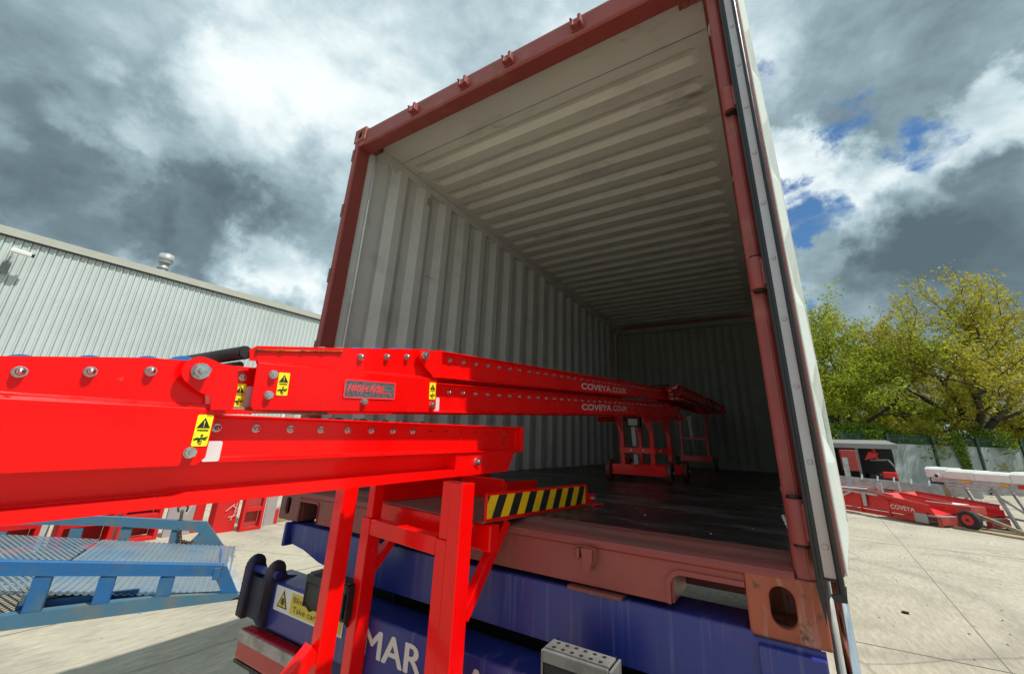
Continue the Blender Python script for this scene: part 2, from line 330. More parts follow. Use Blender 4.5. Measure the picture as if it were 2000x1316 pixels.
def warning_label(parent, F, s, h, w, hh, off, lab=None):
    """yellow label: triangle above, hand and gears below; centred on s, h"""
    o = MB().prism(F, rrect(s - w / 2, s + w / 2, h - hh / 2, h + hh / 2, w * .12), off, off + .0008).build('warning_label', 'yellow', parent, label=lab)
    t = off + .0012; b = MB()
    cy = h + hh * .22; r = w * .42
    b.prism(F, [(s - r, cy - r * .75), (s + r, cy - r * .75), (s + .02 * r, cy + r * .95)], t, t + .0004)
    b.fbox(F, s - r * .85, s + r * .85, cy - r * 1.12, cy - r * 1.05, t, t + .0003)
    put_text(b, F, 'WARNING', s - r * .85, cy - r * 1.35, w * .14, t, width=r * 1.7, bold=.02)
    gy = h - hh * .27
    b.prism(F, [(s - w * .44, gy), (s - w * .25, gy + w * .10), (s - w * .02, gy + w * .06), (s + w * .2, gy + w * .1), (s + w * .42, gy + w * .19), (s + w * .43, gy + w * .14), (s + w * .25, gy + w * .06),
                (s + w * .40, gy + w * .05), (s + w * .40, gy + .01 * w), (s + w * .24, gy), (s + w * .36, gy - w * .08), (s + w * .3, gy - w * .1), (s + w * .12, gy - w * .03), (s - w * .02, gy - w * .04),
                (s - w * .1, gy - w * .28), (s - w * .16, gy - w * .26), (s - w * .16, gy - w * .05), (s - w * .42, gy - w * .1)], t, t + .0004)
    plate_hole(b, F, rrect(s - w * .06, s + w * .1, gy - w * .38, gy - w * .12, w * .03), rrect(s - w * .02, s + w * .06, gy - w * .33, gy - w * .16, w * .02), t, t + .0004)
    plate_hole(b, F, rrect(s - w * .04, s + w * .1, gy + w * .12, gy + w * .32, w * .03), rrect(s, s + w * .06, gy + w * .15, gy + w * .24, w * .02), t, t + .0004)
    b.build('warning_symbol', 'blk', o)
    e = MB(); e.prism(F, [(s - w * .035, cy + r * .45), (s + w * .035, cy + r * .45), (s + w * .02, cy - r * .25), (s - w * .02, cy - r * .25)], t + .0006, t + .0009)
    e.prism(F, rrect(s - w * .03, s + w * .03, cy - r * .55, cy - r * .38, w * .02, 2), t + .0006, t + .0009)
    e.build('exclamation_mark', 'yellow', o)
    return o

# ---------------------------------------------------------------- ground
GZ = -1.35
def ground():
    mb = MB(); s = 600
    mb.add([(-s, -s, GZ), (s, -s, GZ), (s, s, GZ), (-s, s, GZ)], [(0, 1, 2, 3)])
    structure(mb.build('ground', 'concrete'))
    # hairline cracks and joints in the slab, and tyre marks, as thin sheets
    nt = M['concrete'].node_tree; bs = nt.nodes['Principled BSDF']; tc = [n for n in nt.nodes if n.type == 'TEX_COORD'][0]
    src = bs.inputs['Base Color'].links[0].from_socket
    mp = N(nt, 'ShaderNodeMapping'); mp.inputs['Rotation'].default_value = (0, 0, .5); nt.links.new(tc.outputs['Object'], mp.inputs[0])
    nz = N(nt, 'ShaderNodeTexNoise'); nz.inputs['Scale'].default_value = 1.3; nz.inputs['Detail'].default_value = 6; nt.links.new(mp.outputs[0], nz.inputs['Vector'])
    ad = N(nt, 'ShaderNodeMix', data_type='RGBA'); ad.inputs[0].default_value = .16; nt.links.new(mp.outputs[0], ad.inputs[6]); nt.links.new(nz.outputs['Color'], ad.inputs[7])
    vo = N(nt, 'ShaderNodeTexVoronoi', feature='DISTANCE_TO_EDGE'); vo.inputs['Scale'].default_value = .33; nt.links.new(ad.outputs[2], vo.inputs['Vector'])
    mr = N(nt, 'ShaderNodeMapRange'); nt.links.new(vo.outputs['Distance'], mr.inputs[0]); mr.inputs[1].default_value = .0; mr.inputs[2].default_value = .006; mr.inputs[3].default_value = .55; mr.inputs[4].default_value = 0
    mx = N(nt, 'ShaderNodeMix', data_type='RGBA'); nt.links.new(mr.outputs[0], mx.inputs[0]); nt.links.new(src, mx.inputs[6]); mx.inputs[7].default_value = (.12, .11, .09, 1)
    # fine aggregate and broom streaks
    n4 = N(nt, 'ShaderNodeTexNoise'); n4.inputs['Scale'].default_value = 26; n4.inputs['Detail'].default_value = 4; n4.inputs['Roughness'].default_value = .7
    mp2 = N(nt, 'ShaderNodeMapping'); mp2.inputs['Rotation'].default_value = (0, 0, .9); mp2.inputs['Scale'].default_value = (1, .22, 1); nt.links.new(tc.outputs['Object'], mp2.inputs[0]); nt.links.new(mp2.outputs[0], n4.inputs['Vector'])
    r4 = N(nt, 'ShaderNodeMapRange'); nt.links.new(n4.outputs['Fac'], r4.inputs[0]); r4.inputs[1].default_value = .3; r4.inputs[2].default_value = .7; r4.inputs[3].default_value = .78; r4.inputs[4].default_value = 1.18
    hs = N(nt, 'ShaderNodeVectorMath', operation='SCALE'); nt.links.new(mx.outputs[2], hs.inputs[0]); nt.links.new(r4.outputs[0], hs.inputs['Scale'])
    nt.links.new(hs.outputs[0], bs.inputs['Base Color'])
    # tyre marks sweeping across the slab
    sp = N(nt, 'ShaderNodeSeparateXYZ'); nt.links.new(tc.outputs['Object'], sp.inputs[0]); cur = hs.outputs[0]
    for (cx, cy, rad, wd, am) in ((.8, 6.0, 2.35, .24, .26), (.8, 6.0, 1.65, .22, .12), (-9.5, 16, 13.6, .25, .14)):
        dx = math_n(nt, 'SUBTRACT', sp.outputs[0], cx); dy = math_n(nt, 'SUBTRACT', sp.outputs[1], cy)
        d_ = math_n(nt, 'SQRT', math_n(nt, 'ADD', math_n(nt, 'MULTIPLY', dx, dx), math_n(nt, 'MULTIPLY', dy, dy)))
        e_ = math_n(nt, 'ABSOLUTE', math_n(nt, 'SUBTRACT', d_, rad)); e_ = math_n(nt, 'ADD', e_, math_n(nt, 'MULTIPLY', math_n(nt, 'SUBTRACT', nz.outputs['Fac'], .5), .25))
        m4 = N(nt, 'ShaderNodeMapRange', interpolation_type='SMOOTHSTEP'); nt.links.new(e_, m4.inputs[0]); m4.inputs[1].default_value = 0; m4.inputs[2].default_value = wd; m4.inputs[3].default_value = am; m4.inputs[4].default_value = 0
        x4 = N(nt, 'ShaderNodeMix', data_type='RGBA'); nt.links.new(m4.outputs[0], x4.inputs[0]); nt.links.new(cur, x4.inputs[6]); x4.inputs[7].default_value = (.13, .125, .11, 1); cur = x4.outputs[2]
    nt.links.new(cur, bs.inputs['Base Color'])
    for k, (p, q) in enumerate((((-9, 9.2), (24, 11.5)), ((2.0, -3), (4.6, 30)), ((-4.9, -8), (-2.4, 26)), ((-14, 3.0), (22, 5.4)))):
        mb = MB(); mb.bar((p[0], p[1], GZ + .003), (q[0], q[1], GZ + .003), .009, .002); structure(mb.build('slab_joint', 'joint'))
ground()

# ---------------------------------------------------------------- shipping container
ct = thing('shipping_container', (0, 3.0, -.167), 'open oxide red shipping container with grey lining on the blue trailer', 'shipping container')
OW, IW, OP, HC, HT, LN = 1.219, 1.17, 1.165, 2.40, 2.445, 5.87
def stad(cx, cz, w, h, k=6):
    r = w / 2; pts = []
    for i in range(2 * k + 1):
        a = math.pi * i / (2 * k); pts.append((cx + r * math.cos(a), cz + (h / 2 - r) + r * math.sin(a)))
    for i in range(2 * k + 1):
        a = math.pi + math.pi * i / (2 * k); pts.append((cx + r * math.cos(a), cz - (h / 2 - r) + r * math.sin(a)))
    return pts
def match(inner, s0, s1, h0, h1):
    """outline of a rectangle sampled at the same angles as the inner ring"""
    cx, cz = (s0 + s1) / 2, (h0 + h1) / 2; ix = sum(p[0] for p in inner) / len(inner); iz = sum(p[1] for p in inner) / len(inner); out = []
    for a, h in inner:
        dx, dz = a - ix, h - iz; t = 1e9
        if dx > 1e-9: t = min(t, (s1 - ix) / dx)
        if dx < -1e-9: t = min(t, (s0 - ix) / dx)
        if dz > 1e-9: t = min(t, (h1 - iz) / dz)
        if dz < -1e-9: t = min(t, (h0 - iz) / dz)
        out.append([ix + dx * t, iz + dz * t])
    for c in ((s0, h0), (s0, h1), (s1, h0), (s1, h1)):
        k = min(range(len(out)), key=lambda i: (out[i][0] - c[0]) ** 2 + (out[i][1] - c[1]) ** 2); out[k] = list(c)
    return out
def casting(xa, xb, za, zb, matn, hole_c, hw, hh, side):
    y0 = -.006; d = .172; mb = MB(); inner = stad(hole_c[0], hole_c[1], hw, hh)
    plate_hole(mb, W0, match(inner, xa, xb, za, zb), inner, -(y0 + .020), -y0)
    F2 = Fr((0, 0, 0), (0, 1, 0), (0, 0, 1), (side, 0, 0)); xs = xb if side > 0 else xa
    i2 = stad(.085, (za + zb) / 2, .05, .075)
    plate_hole(mb, F2, match(i2, y0 + .021, d, za, zb), i2, side * xs - .018, side * xs)
    xi = xa if side > 0 else xb; o = .016 * side
    mb.box(min(xi, xi + o), max(xi, xi + o), y0 + .021, d, za + .0, zb)
    mb.box(min(xa, xb) + .0165, max(xa, xb) - .0185, y0 + .021, d, za, za + .02); mb.box(min(xa, xb) + .0165, max(xa, xb) - .0185, y0 + .021, d, zb - .02, zb)
    mb.box(xa + .02, xb - .02, d - .012, d - .001, za + .021, zb - .021)
    return mb.build('corner_casting', matn, ct, bevel=.006, seg=2)
casting(1.045, 1.222, -.188, -.040, 'rust', (1.128, -.112), .058, .094, 1)
casting(-1.222, -1.045, -.170, -.040, 'sillrust', (-1.15, -.10), .045, .085, -1)
casting(-1.222, -1.10, 2.330, 2.448, 'rust', (-1.165, 2.39), .045, .06, -1)
casting(1.045, 1.222, 2.330, 2.448, 'rust', (1.13, 2.39), .06, .06, 1)
# corner posts
for sx in (-1, 1):
    mb = MB(); z0, z1 = (-.039, 2.329) if sx > 0 else (-.039, 2.329)
    P = [(OP, 0.105), (OP, 0.008), (OP + .006, 0), (OP + .034, -.004), (OW - .002, .012), (OW, .03), (OW, .16), (IW + .012, .16), (IW + .012, .105)]
    vs = [(sx * x, y, z) for z in (z0, z1) for x, y in P]; n = len(P)
    mb.add(vs, [(i, (i + 1) % n, n + (i + 1) % n, n + i) for i in range(n)] + [tuple(range(n)), tuple(range(2 * n - 1, n - 1, -1))])
    po = mb.build('corner_post', 'oxide', ct, bevel=.003)
    # hinge knuckles with pin gaps
    for zc in ((.10, .815, 1.53, 2.18) if sx > 0 else (.30, .78, 1.27, 1.76, 2.22)):
        hb = MB()
        R_ = .026 if sx > 0 else .016; hb.tube((sx * (1.192 if sx > 0 else 1.204), -.012 if sx > 0 else .0, zc - .055), (sx * (1.192 if sx > 0 else 1.204), -.012 if sx > 0 else .0, zc + .055), R_, 14)
        hb.box(min(sx * 1.172, sx * 1.21), max(sx * 1.172, sx * 1.21), -.012, -.002, zc - .053, zc + .053)
        if sx > 0: hb.build('hinge_knuckle', 'oxide', po, bevel=.004)
        else: MB().box(-1.212, -1.186, -.0065, .004, zc - .05, zc + .05).build('hinge_knuckle', 'sillrust', po, bevel=.003)
        if sx < 0: continue
        g = MB(); g.tube((sx * 1.192, -.012, zc - .062), (sx * 1.192, -.012, zc - .0555), .019, 12); pass
        g2 = MB().tube((sx * 1.192, -.012, zc + .0555), (sx * 1.192, -.012, zc + .062), .019, 12); g2.build('hinge_pin', 'black', po)
        g.build('hinge_pin', 'black', po)
        if sx > 0:
            b = MB(); b.fbox(Fr((1.205, -.03, zc), (.6, .8, 0), (0, 0, 1), (.8, -.6, 0)), -.005, .05, -.045, .045, .0, .014)
            b.build('hinge_blade', 'oxide', po, bevel=.004)
# header
mb = MB()
prof = [(0.105, 2.29), (.010, 2.284), (-.002, 2.292), (-.004, 2.304), (.006, 2.314), (.006, 2.414), (.012, 2.432), (.105, 2.437)]
mb.add([(x, y, z) for x in (-1.099, 1.044) for y, z in prof], [(i, i + 1, 9 + i, 8 + i) for i in range(7)] + [(7, 0, 8, 15), tuple(range(7, -1, -1)), tuple(range(8, 16))])
mb.box(-1.164, -1.0995, .0, .105, 2.2865, 2.3285); mb.box(1.0445, 1.164, .0, .105, 2.2865, 2.3285)
hd = mb.build('header_beam', 'oxide', ct, bevel=.003)
for i, x in enumerate((-.602, -.177, .147, .573, .95)):
    k = MB(); F = Fr((x, .005, 2.345), (1, 0, 0), (0, 0, 1), (0, -1, 0))
    k.prism(F, rrect(-.035, .035, -.022, .022, .01), .0, .006)
    k.fbox(F, -.032, -.016, -.012, .034, .006, .036); k.fbox(F, .012, .03, -.014, .040, .006, .040)
    k.fbox(F, -.016, .012, -.014, -.002, .006, .032); k.fbox(F, -.03, -.018, .018, .03, .036, .046)
    k.build('lock_keeper', 'oxide', hd, bevel=.003)
# sill
mb = MB()
ZS = -.160
poly = [(-1.044, -.070), (-1.044, -.052), (1.044, -.052), (1.044, -.082), (.872, -.082), (.855, -.092), (.846, -.108), (.846, ZS), (-.885, ZS), (-.885, -.078), (-.90, -.070)]
mb.prism(W0, poly, -.010, 0.0)
mb.prism(W0, [(-1.044, -.070), (-.90, -.070), (-.885, -.078), (-.885, ZS), (-.883, ZS), (-.883, -.068), (-.90, -.06), (-1.044, -.06)], 0.0, .006)
mb.prism(W0, [(1.044, -.082), (.872, -.082), (.855, -.092), (.846, -.108), (.846, ZS), (.834, ZS), (.834, -.100), (.85, -.078), (.872, -.069), (1.044, -.069)], .0, .006)
prof = [(.0, -.0515), (-.006, -.046), (-.008, -.036), (-.002, -.026), (.012, -.020), (.055, -.014), (.075, -.004), (.13, -.001)]
mb.add([(x, y, z) for x in (-1.164, 1.164) for y, z in prof], [(i, i + 1, 9 + i, 8 + i) for i in range(7)])
mb.box(-.883, .844, .0105, .13, -.16, -.15); mb.box(.846, .852, .011, .20, ZS, -.09); 
sl = mb.build('door_sill', ['oxide'], ct)
tp = MB(); tp.add([(x, y, z + .0006) for x in (-1.163, 1.163) for y, z in prof[3:]], [(i, i + 1, 6 + i, 5 + i) for i in range(4)]); tp.build('sill_top', 'sillrust', sl)
k = MB(); F = Fr((.58, -.001, -.072), (1, 0, 0), (0, 0, 1), (0, -1, 0))
k.prism(F, rrect(-.036, .036, -.026, .022, .014), 0, .008); k.fbox(F, -.026, -.012, -.012, .02, .008, .03); k.prism(F, [(.0, .018), (.03, .018), (.03, -.01), (.018, -.04), (.006, -.04), (.004, -.01)], .008, .034)
k.tube(F.p(-.028, .008, .01), F.p(-.028, .008, .024), .009, 10)
k.build('lock_keeper', 'oxide', sl, bevel=.004)
# floor
mb = MB(); mb.box(-IW, IW, .13, LN, -.03, 0); mb.build('floor_board', 'floor', ct)
for y in (1.33, 2.55, 3.77, 4.99): MB().box(-IW, IW, y, y + .004, .0004, .0012).build('board_joint', 'dark', ct)
mb = MB(); mb.box(-1.2, 1.2, .25, LN, -.165, -.032); mb.build('floor_frame', 'oxide', ct)
# corrugated sides
def corr(t0, t1, pitch, depth, inner=True):
    a = pitch * .26; b = pitch * .24; pts = [(t0, 0)]; t = t0
    while t + pitch < t1: pts += [(t + a * .5, 0), (t + a * .5 + b, depth), (t + a * 1.5 + b, depth), (t + a * 1.5 + 2 * b, 0)]; t += pitch
    pts.append((t1, 0)); return pts
def side_wall(sx):
    IW = 1.188 if sx < 0 else 1.215
    mb = MB(); prof = [(.105, .012), (.30, .012), (.302, .0)] + corr(.302, LN - .12, .278, .036) + [(LN, 0)]
    zb, zt = -.0, 2.335
    vs = [(sx * (IW - d * 1.0 + .0), y, z) for z in (zb, zt) for y, d in prof]; n = len(prof)
    mb.add(vs, [(i, i + 1, n + i + 1, n + i) for i in range(n - 1)])
    w = mb.build('side_wall', 'grey', ct)
    o = MB(); vs = [(sx * (IW + .006 - d + .0), y, z) for z in (-.10, 2.334) for y, d in prof]; o.add(vs, [(i, i + 1, n + i + 1, n + i) for i in range(n - 1)])
    o.build('side_wall_outer_face', 'oxide', w)
    r = MB(); r.box(min(sx * (IW - .0385), sx * (OW + .006)), max(sx * (IW - .0385), sx * (OW + .006)), .162, LN, 2.335, 2.3985); r.build('top_rail', 'grey', w, bevel=.004)
    # scalloped fillet where sheets meet the rail
    r = MB(); r.box(min(sx * (IW + .0), sx * (OW+.004)), max(sx * (IW + .0), sx * (OW + .004)), .162, LN, -.16, -.001); r.build('bottom_rail', 'oxide', w)
    for y in (.316, 1.69, 3.09, 4.5):
        for zt2, flip in ((2.31, -1), (.035, 1)):
            pts = []
            for i in range(11):
                a = math.pi * i / 10; pts.append(V(sx * (IW - .045 - .012 * math.sin(a)), y + .030 * math.cos(a) * -1, zt2 + .034 * math.sin(a) * flip))
            t = MB().pipe(pts, .0055, 8); t.build('lashing_ring', 'grey', w)
    if sx > 0: return w
    t = MB().tube((sx * (IW - .03), .165, .05), (sx * (IW - .03), .165, 2.30), .008, 10)
    for z in (.2, .7, 1.2, 1.7, 2.2): t.tube((sx * (IW + .0), .165, z), (sx * (IW - .024), .165, z), .007, 8)
    t.build('lashing_rod', 'grey', w)
    if sx < 0:
        v = MB()
        for i in range(3):
            for j in range(5):
                y = .725 + i * .014; z = 2.205 + j * .016 + (i % 2) * .008; v.tube((sx * (IW - .0005), y, z), (sx * (IW - .0025) + .036, y, z), .0042, 8)
        v.build('vent_holes', 'dark', w)
    return w
side_wall(-1); side_wall(1)
# ceiling with rounded-end corrugations, one sheet
def ceiling():
    xs = [-1.15, -1.09, -1.07, -1.05, -1.035, -1.02, -.6, 0, .6, 1.02, 1.035, 1.05, 1.07, 1.09, 1.15]
    amp = {1.15: 0, 1.09: 0, 1.07: .25, 1.05: .7, 1.035: .93, 1.02: 1, .6: 1, 0: 1}
    ys = [(.105, 0), (.385, 0), (.387, .004), (.392, 0)]; t = .42; pitch = .209
    while t + pitch < LN - .1: ys += [(t, 0), (t + .045, 0), (t + .068, 1), (t + .092, 1.05), (t + .116, 1), (t + .16, .0)]; t += pitch
    ys.append((LN, 0)); mb = MB(); nx = len(xs)
    vs = []
    for y, a in ys:
        for x in xs: vs.append((x, y + (0 if a == 0 else (1 - amp[abs(x)]) * 0), HC + .030 * a * amp[abs(x)]))
    fs = [(j * nx + i, j * nx + i + 1, (j + 1) * nx + i + 1, (j + 1) * nx + i) for j in range(len(ys) - 1) for i in range(nx - 1)]
    mb.add(vs, fs); o = mb.build('roof_lining', 'roofin', ct)
    for p in o.data.polygons: p.use_smooth = False
    r = MB(); r.box(-OW + .01, OW - .01, .1055, LN + .05, 2.4335, 2.4365); r.build('roof_sheet', 'oxide', o)
    s = MB(); s.box(-IW + .03, IW - .03, .3865, .3885, HC - .0022, HC - .0006); s.build('seam_line', 'dark', o)
ceiling()
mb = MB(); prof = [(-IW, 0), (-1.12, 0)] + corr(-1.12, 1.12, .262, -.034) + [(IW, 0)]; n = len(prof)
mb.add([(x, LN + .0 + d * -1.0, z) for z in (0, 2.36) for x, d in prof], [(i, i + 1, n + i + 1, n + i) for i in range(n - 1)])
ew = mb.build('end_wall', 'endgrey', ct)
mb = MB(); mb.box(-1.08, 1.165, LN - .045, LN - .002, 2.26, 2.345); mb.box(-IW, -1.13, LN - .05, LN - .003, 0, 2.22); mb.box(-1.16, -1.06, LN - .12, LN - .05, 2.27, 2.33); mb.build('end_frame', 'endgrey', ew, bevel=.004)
mb = MB(); mb.box(-OW, OW, LN + .042, LN + .06, -.16, 2.44); mb.build('end_wall_outer_face', 'oxide', ew)
# open right door, swung back beside the container
DA = math.radians(84.6); DD = V(math.cos(DA), math.sin(DA), 0); DN = V(math.sin(DA), -math.cos(DA), 0)   # DN: lining side
DO = V(1.224, -.045, 0)
FD = Fr(DO, DN, (0, 0, 1), -DD)        # s across the edge, h up, o towards viewer
z0, z1 = -.010, 2.30
mb = MB(); mb.fbox(FD, .0, .046, z0, z1, -1.17, .0); door = mb.build('container_door', 'oxide', ct, bevel=.003, label='open container door with pale lining and black rubber seal')
g = MB(); g.fbox(FD, -.015, -.002, z0 - .03, z1 + .02, -.004, .004); g.fbox(FD, -.013, -.006, z0 - .03, z1, .0045, .009); g.fbox(FD, -.006, .004, z0 - .012, z1 + .02, .001, .008)
g.prism(FD, [(-.015, z0 - .03), (-.002, z0 - .03), (-.002, z0 - .045), (-.008, z0 - .10)], -.004, .0)
g.fbox(FD, .028, .042, z0 - .026, z1 + .02, .001, .014); g.tube(FD.p(.035, z0 - .035, .014), FD.p(.035, z1 + .02, .014), .0072, 12); g.prism(FD, [(.026, z0 - .02), (.043, z0 - .02), (.040, z0 - .05), (.018, z0 - .052), (.012, z0 - .042), (.026, z0 - .038)], .002, .014)
g.fbox(FD, .003, .034, z0 - .012, z0 - .007, .001, .012)
ga = g.build('door_gasket', 'gasket', door, bevel=.0015)
st = MB(); st.fbox(FD, .004, .0278, z0 - .006, z1, .0035, .0065); sp = st.build('retainer_strip', 'stripm', door)
rv = None
for i in range(12):
    z = .052 + i * .1985
    if rv is None:
        b = MB(); c = FD.p(.0162, z, .0066); b.tube(c, c + FD.n * .0022, .0072, 16, r2=.006); b.tube(c + FD.n * .0022, c + FD.n * .0028, .003, 10); rv = b.build('rivet', 'stripm', sp); z_0 = z
    else:
        c = rv.copy(); COL.objects.link(c); c.parent = sp; c.location = Vector(rv.location) + Vector((0, 0, z - z_0))
# pale lining: frame and horizontal trapezoid swages standing out
FL = Fr(DO, DD, (0, 0, 1), DN)         # s along the door, h up, o out of the lining
ln = MB(); ln.fbox(FL, .006, 1.16, z0 + .002, z1 - .002, .0465, .0520)
ln.build('door_lining', 'white', door, bevel=.002)
sw = MB(); 
zz_ = [(z0 + .01, .0), (.05, .030), (.20, .030), (.30, .0)]
k0 = 0.0
for zc in (.0, .46, .92, 1.38, 1.84):
    P = [(zc + .0, .0), (zc + .075, .017), (zc + .25, .017), (zc + .325, 0.0)]
    vs = []
    for z, o in P:
        for s_, q in ((.05, 0), (.11, 1), (1.08, 1), (1.13, 0)): vs.append(FL.p(s_, z, .0522 + o * q))
    sw.add(vs, [(j * 4 + i, j * 4 + i + 1, (j + 1) * 4 + i + 1, (j + 1) * 4 + i) for j in range(3) for i in range(3)])
sw.build('lining_swage', 'white', door)
ed = MB(); ed.fbox(FL, 1.12, 1.165, z0, z1, .0522, .072); ed.build('door_edge_channel', 'white', door, bevel=.002)
for s_ in (.35, .85):
    t = MB().tube(FL.p(s_, -.03, -.028), FL.p(s_, 2.33, -.028), .014, 12)
    t.build('locking_bar', 'chrome', door)

# ---------------------------------------------------------------- trailer
tr = thing('container_trailer', (0, 3.0, GZ), 'dirty blue skeletal trailer carrying the container', 'trailer')
mb = MB()
F = Fr((0, -.012, 0), (1, 0, 0), (0, 0, 1), (0, -1, 0))
mb.prism(F, [(-1.075, -.185), (1.045, -.185), (1.05, -.196), (1.20, -.196), (1.20, -.30), (1.10, -.335), (-.55, -.335), (-.80, -.308), (-.93, -.275), (-1.04, -.262)], -.014, 0)
mb.box(-1.06, 1.04, .0025, .16, -.190, -.178)
mb.box(-1.09, -1.07, -.04, .12, -.28, -.170)
mb.build('rear_bolster', 'blue', tr, bevel=.006)
mb = MB(); mb.box(1.06, 1.205, -.03, -.0125, -.33, -.200); mb.build('twistlock_housing', 'blue', tr, bevel=.004)
for x in (-.45, .45):
    mb = MB(); mb.box(x - .07, x + .07, .16, 5.9, -.20, -.18); mb.box(x - .07, x + .07, .16, 5.9, -.56, -.54); mb.box(x - .008, x + .008, .16, 5.9, -.54, -.20); mb.build('chassis_rail', 'bluedirt', tr)
MB().box(.52, .70, -.02, .04, -.178, -.168).build('packing_plate', 'sillrust', tr)
MB().box(-.78, 1.20, .17, .185, -.90, -.192).build('underframe_shade_sheet', 'dark', tr); MB().box(-.82, 1.15, .04, .168, -.56, -.545).build('under_tray', 'bluedirt', tr)  # first box: dark sheet added to stand for the darkness beneath the bolster
for x in (-.3, 0.0, .3, .75, -.7):
    mb = MB(); mb.bar((x, .25, -.52), (x + .08, .20, -.35), .02, .05); mb.build('chassis_bracket', 'galv', tr)
# bumper
BY = -.12
F = Fr((0, BY, 0), (1, 0, 0), (0, 0, 1), (0, -1, 0))
mb = MB(); mb.fbox(F, -1.075, 1.15, -.585, -.395, -.16, 0); bm = mb.build('rear_bumper', 'blue', tr, bevel=.012, seg=3)
mb = MB(); mb.fbox(F, -1.10, 1.15, -.88, -.60, -.14, -.05); mb.build('lower_cross_member', 'bluedirt', tr, bevel=.01)
mb = MB()
for q, (dx, dz) in enumerate(((-.004, 0), (.004, 0), (0, .0015), (0, -.0015))):
    for wd_, x_, w_ in (('MAR', -.293, .305), ('SH', .036, .147), ('ALL', .201, .227)): put_text(mb, F, wd_, x_ + dx, -.514 + dz, .091, .0015 + .00012 * q, width=w_)
mb.build('lettering', 'letter', bm)
# blind spot sign
sg = MB().prism(F, rrect(-.918, -.42, -.498, -.402, .004), .001, .003).build('blind_spot_sign', 'letter', tr)
b = MB(); b.fbox(F, -.79, -.43, -.488, -.412, .0034, .0042)
tri = lambda r: [(-.852 - r, -.481 + .02 * (1 - r / .04)), (-.852 + r, -.481 + .02 * (1 - r / .04)), (-.852, -.481 + r * 1.75 + .02 * (1 - r / .04))]
b.build('sign_panel', 'yellowsign', sg)
b = MB(); b.prism(F, tri(.040), .0034, .0040); b.prism(F, tri(.030), .0044, .0048, 1)
b.prism(F, rrect(-.858, -.842, -.467, -.443, .003), .0052, .0056); b.fbox(F, -.864, -.861, -.466, -.450, .0052, .0056); b.fbox(F, -.839, -.836, -.466, -.450, .0052, .0056); b.fbox(F, -.856, -.853, -.473, -.467, .0052, .0056); b.fbox(F, -.847, -.844, -.473, -.467, .0052, .0056)
b.build('sign_triangle', ['blk', 'yellowsign'], sg)
b = MB(); put_text(b, F, 'Blind spot', -.772, -.443, .022, .0046, width=.20, bold=.008); put_text(b, F, 'Take care', -.768, -.478, .022, .0046, width=.19, bold=.008); b.build('sign_text', 'blk', sg)
# end bracket with lugs and pin
mb = MB(); FX = Fr((0, BY, -.585), (0, -1, 0), (0, 0, 1), (-1, 0, 0))
def lug(x, w): 
    pts = [(-.15, 0), (.02, 0), (.045, .02), (.045, .17)] + [(.0 + .045 * math.cos(t), .215 + .05 * math.sin(t)) for t in [math.pi * i / 8 for i in range(9)]] + [(-.06, .19), (-.15, .17)]
    mb.prism(Fr((x, BY, -.575), (0, -1, 0), (0, 0, 1), (-1, 0, 0)), pts, -w / 2, w / 2)
lug(-1.135, .012); lug(-.955, .012); mb.box(-1.128, -.962, BY - .005, BY - .0005, -.57, -.40)
mb.build('lifting_bracket', 'navy', tr, bevel=.003)
mb = MB().tube((-1.145, BY - .0, -.368), (-.925, BY - .0, -.368), .016, 14); mb.build('bracket_pin', 'blue', tr)
# rubber buffers with studded plates
def buffer(x0, x1, yf, yb, z0_, z1_, dark):
    b = MB(); P = [(yb, z0_), (yf + .02, z0_), (yf - .012, z0_ + .04), (yf - .012, z1_ - .03), (yf + .012, z1_ - .002), (yb, z1_ - .002)]; n = len(P)
    b.add([(x, y, z) for x in (x0, x1) for y, z in P], [(i, (i + 1) % n, n + (i + 1) % n, n + i) for i in range(n)] + [tuple(range(n)), tuple(range(2 * n - 1, n - 1, -1))])
    bo = b.build('rubber_buffer', 'black' if dark else 'tyre', tr, bevel=.006)
    c = MB(); c.box(x0 - .006, x1 + .006, yf - .004, yb - .02, z1_, z1_ + .008); c.box(x0 - .006, x1 + .006, yf - .016, yf - .0045, z1_ - .026, z1_ + .004); c.box(x0 - .014, x0 - .0065, yf - .012, yb, z0_ + .02, z1_); c.box(x1 + .0065, x1 + .014, yf - .012, yb, z0_ + .02, z1_)
    cp = c.build('buffer_plate', 'black' if dark else 'dimgalv', bo, bevel=.003)
    for i in range(6):
        for j in range(2):
            X = x0 + .02 + (x1 - x0 - .04) * i / 5; Y = yf + .004 + j * .030; MB().tube((X, Y, z1_ + .0082), (X, Y, z1_ + .0092), .006, 10).build('plate_hole', 'dark', cp)
buffer(.538, .715, -.195, -.122, -.50, -.280, False)
buffer(-.575, -.33, -.195, -.122, -.42, -.285, True)
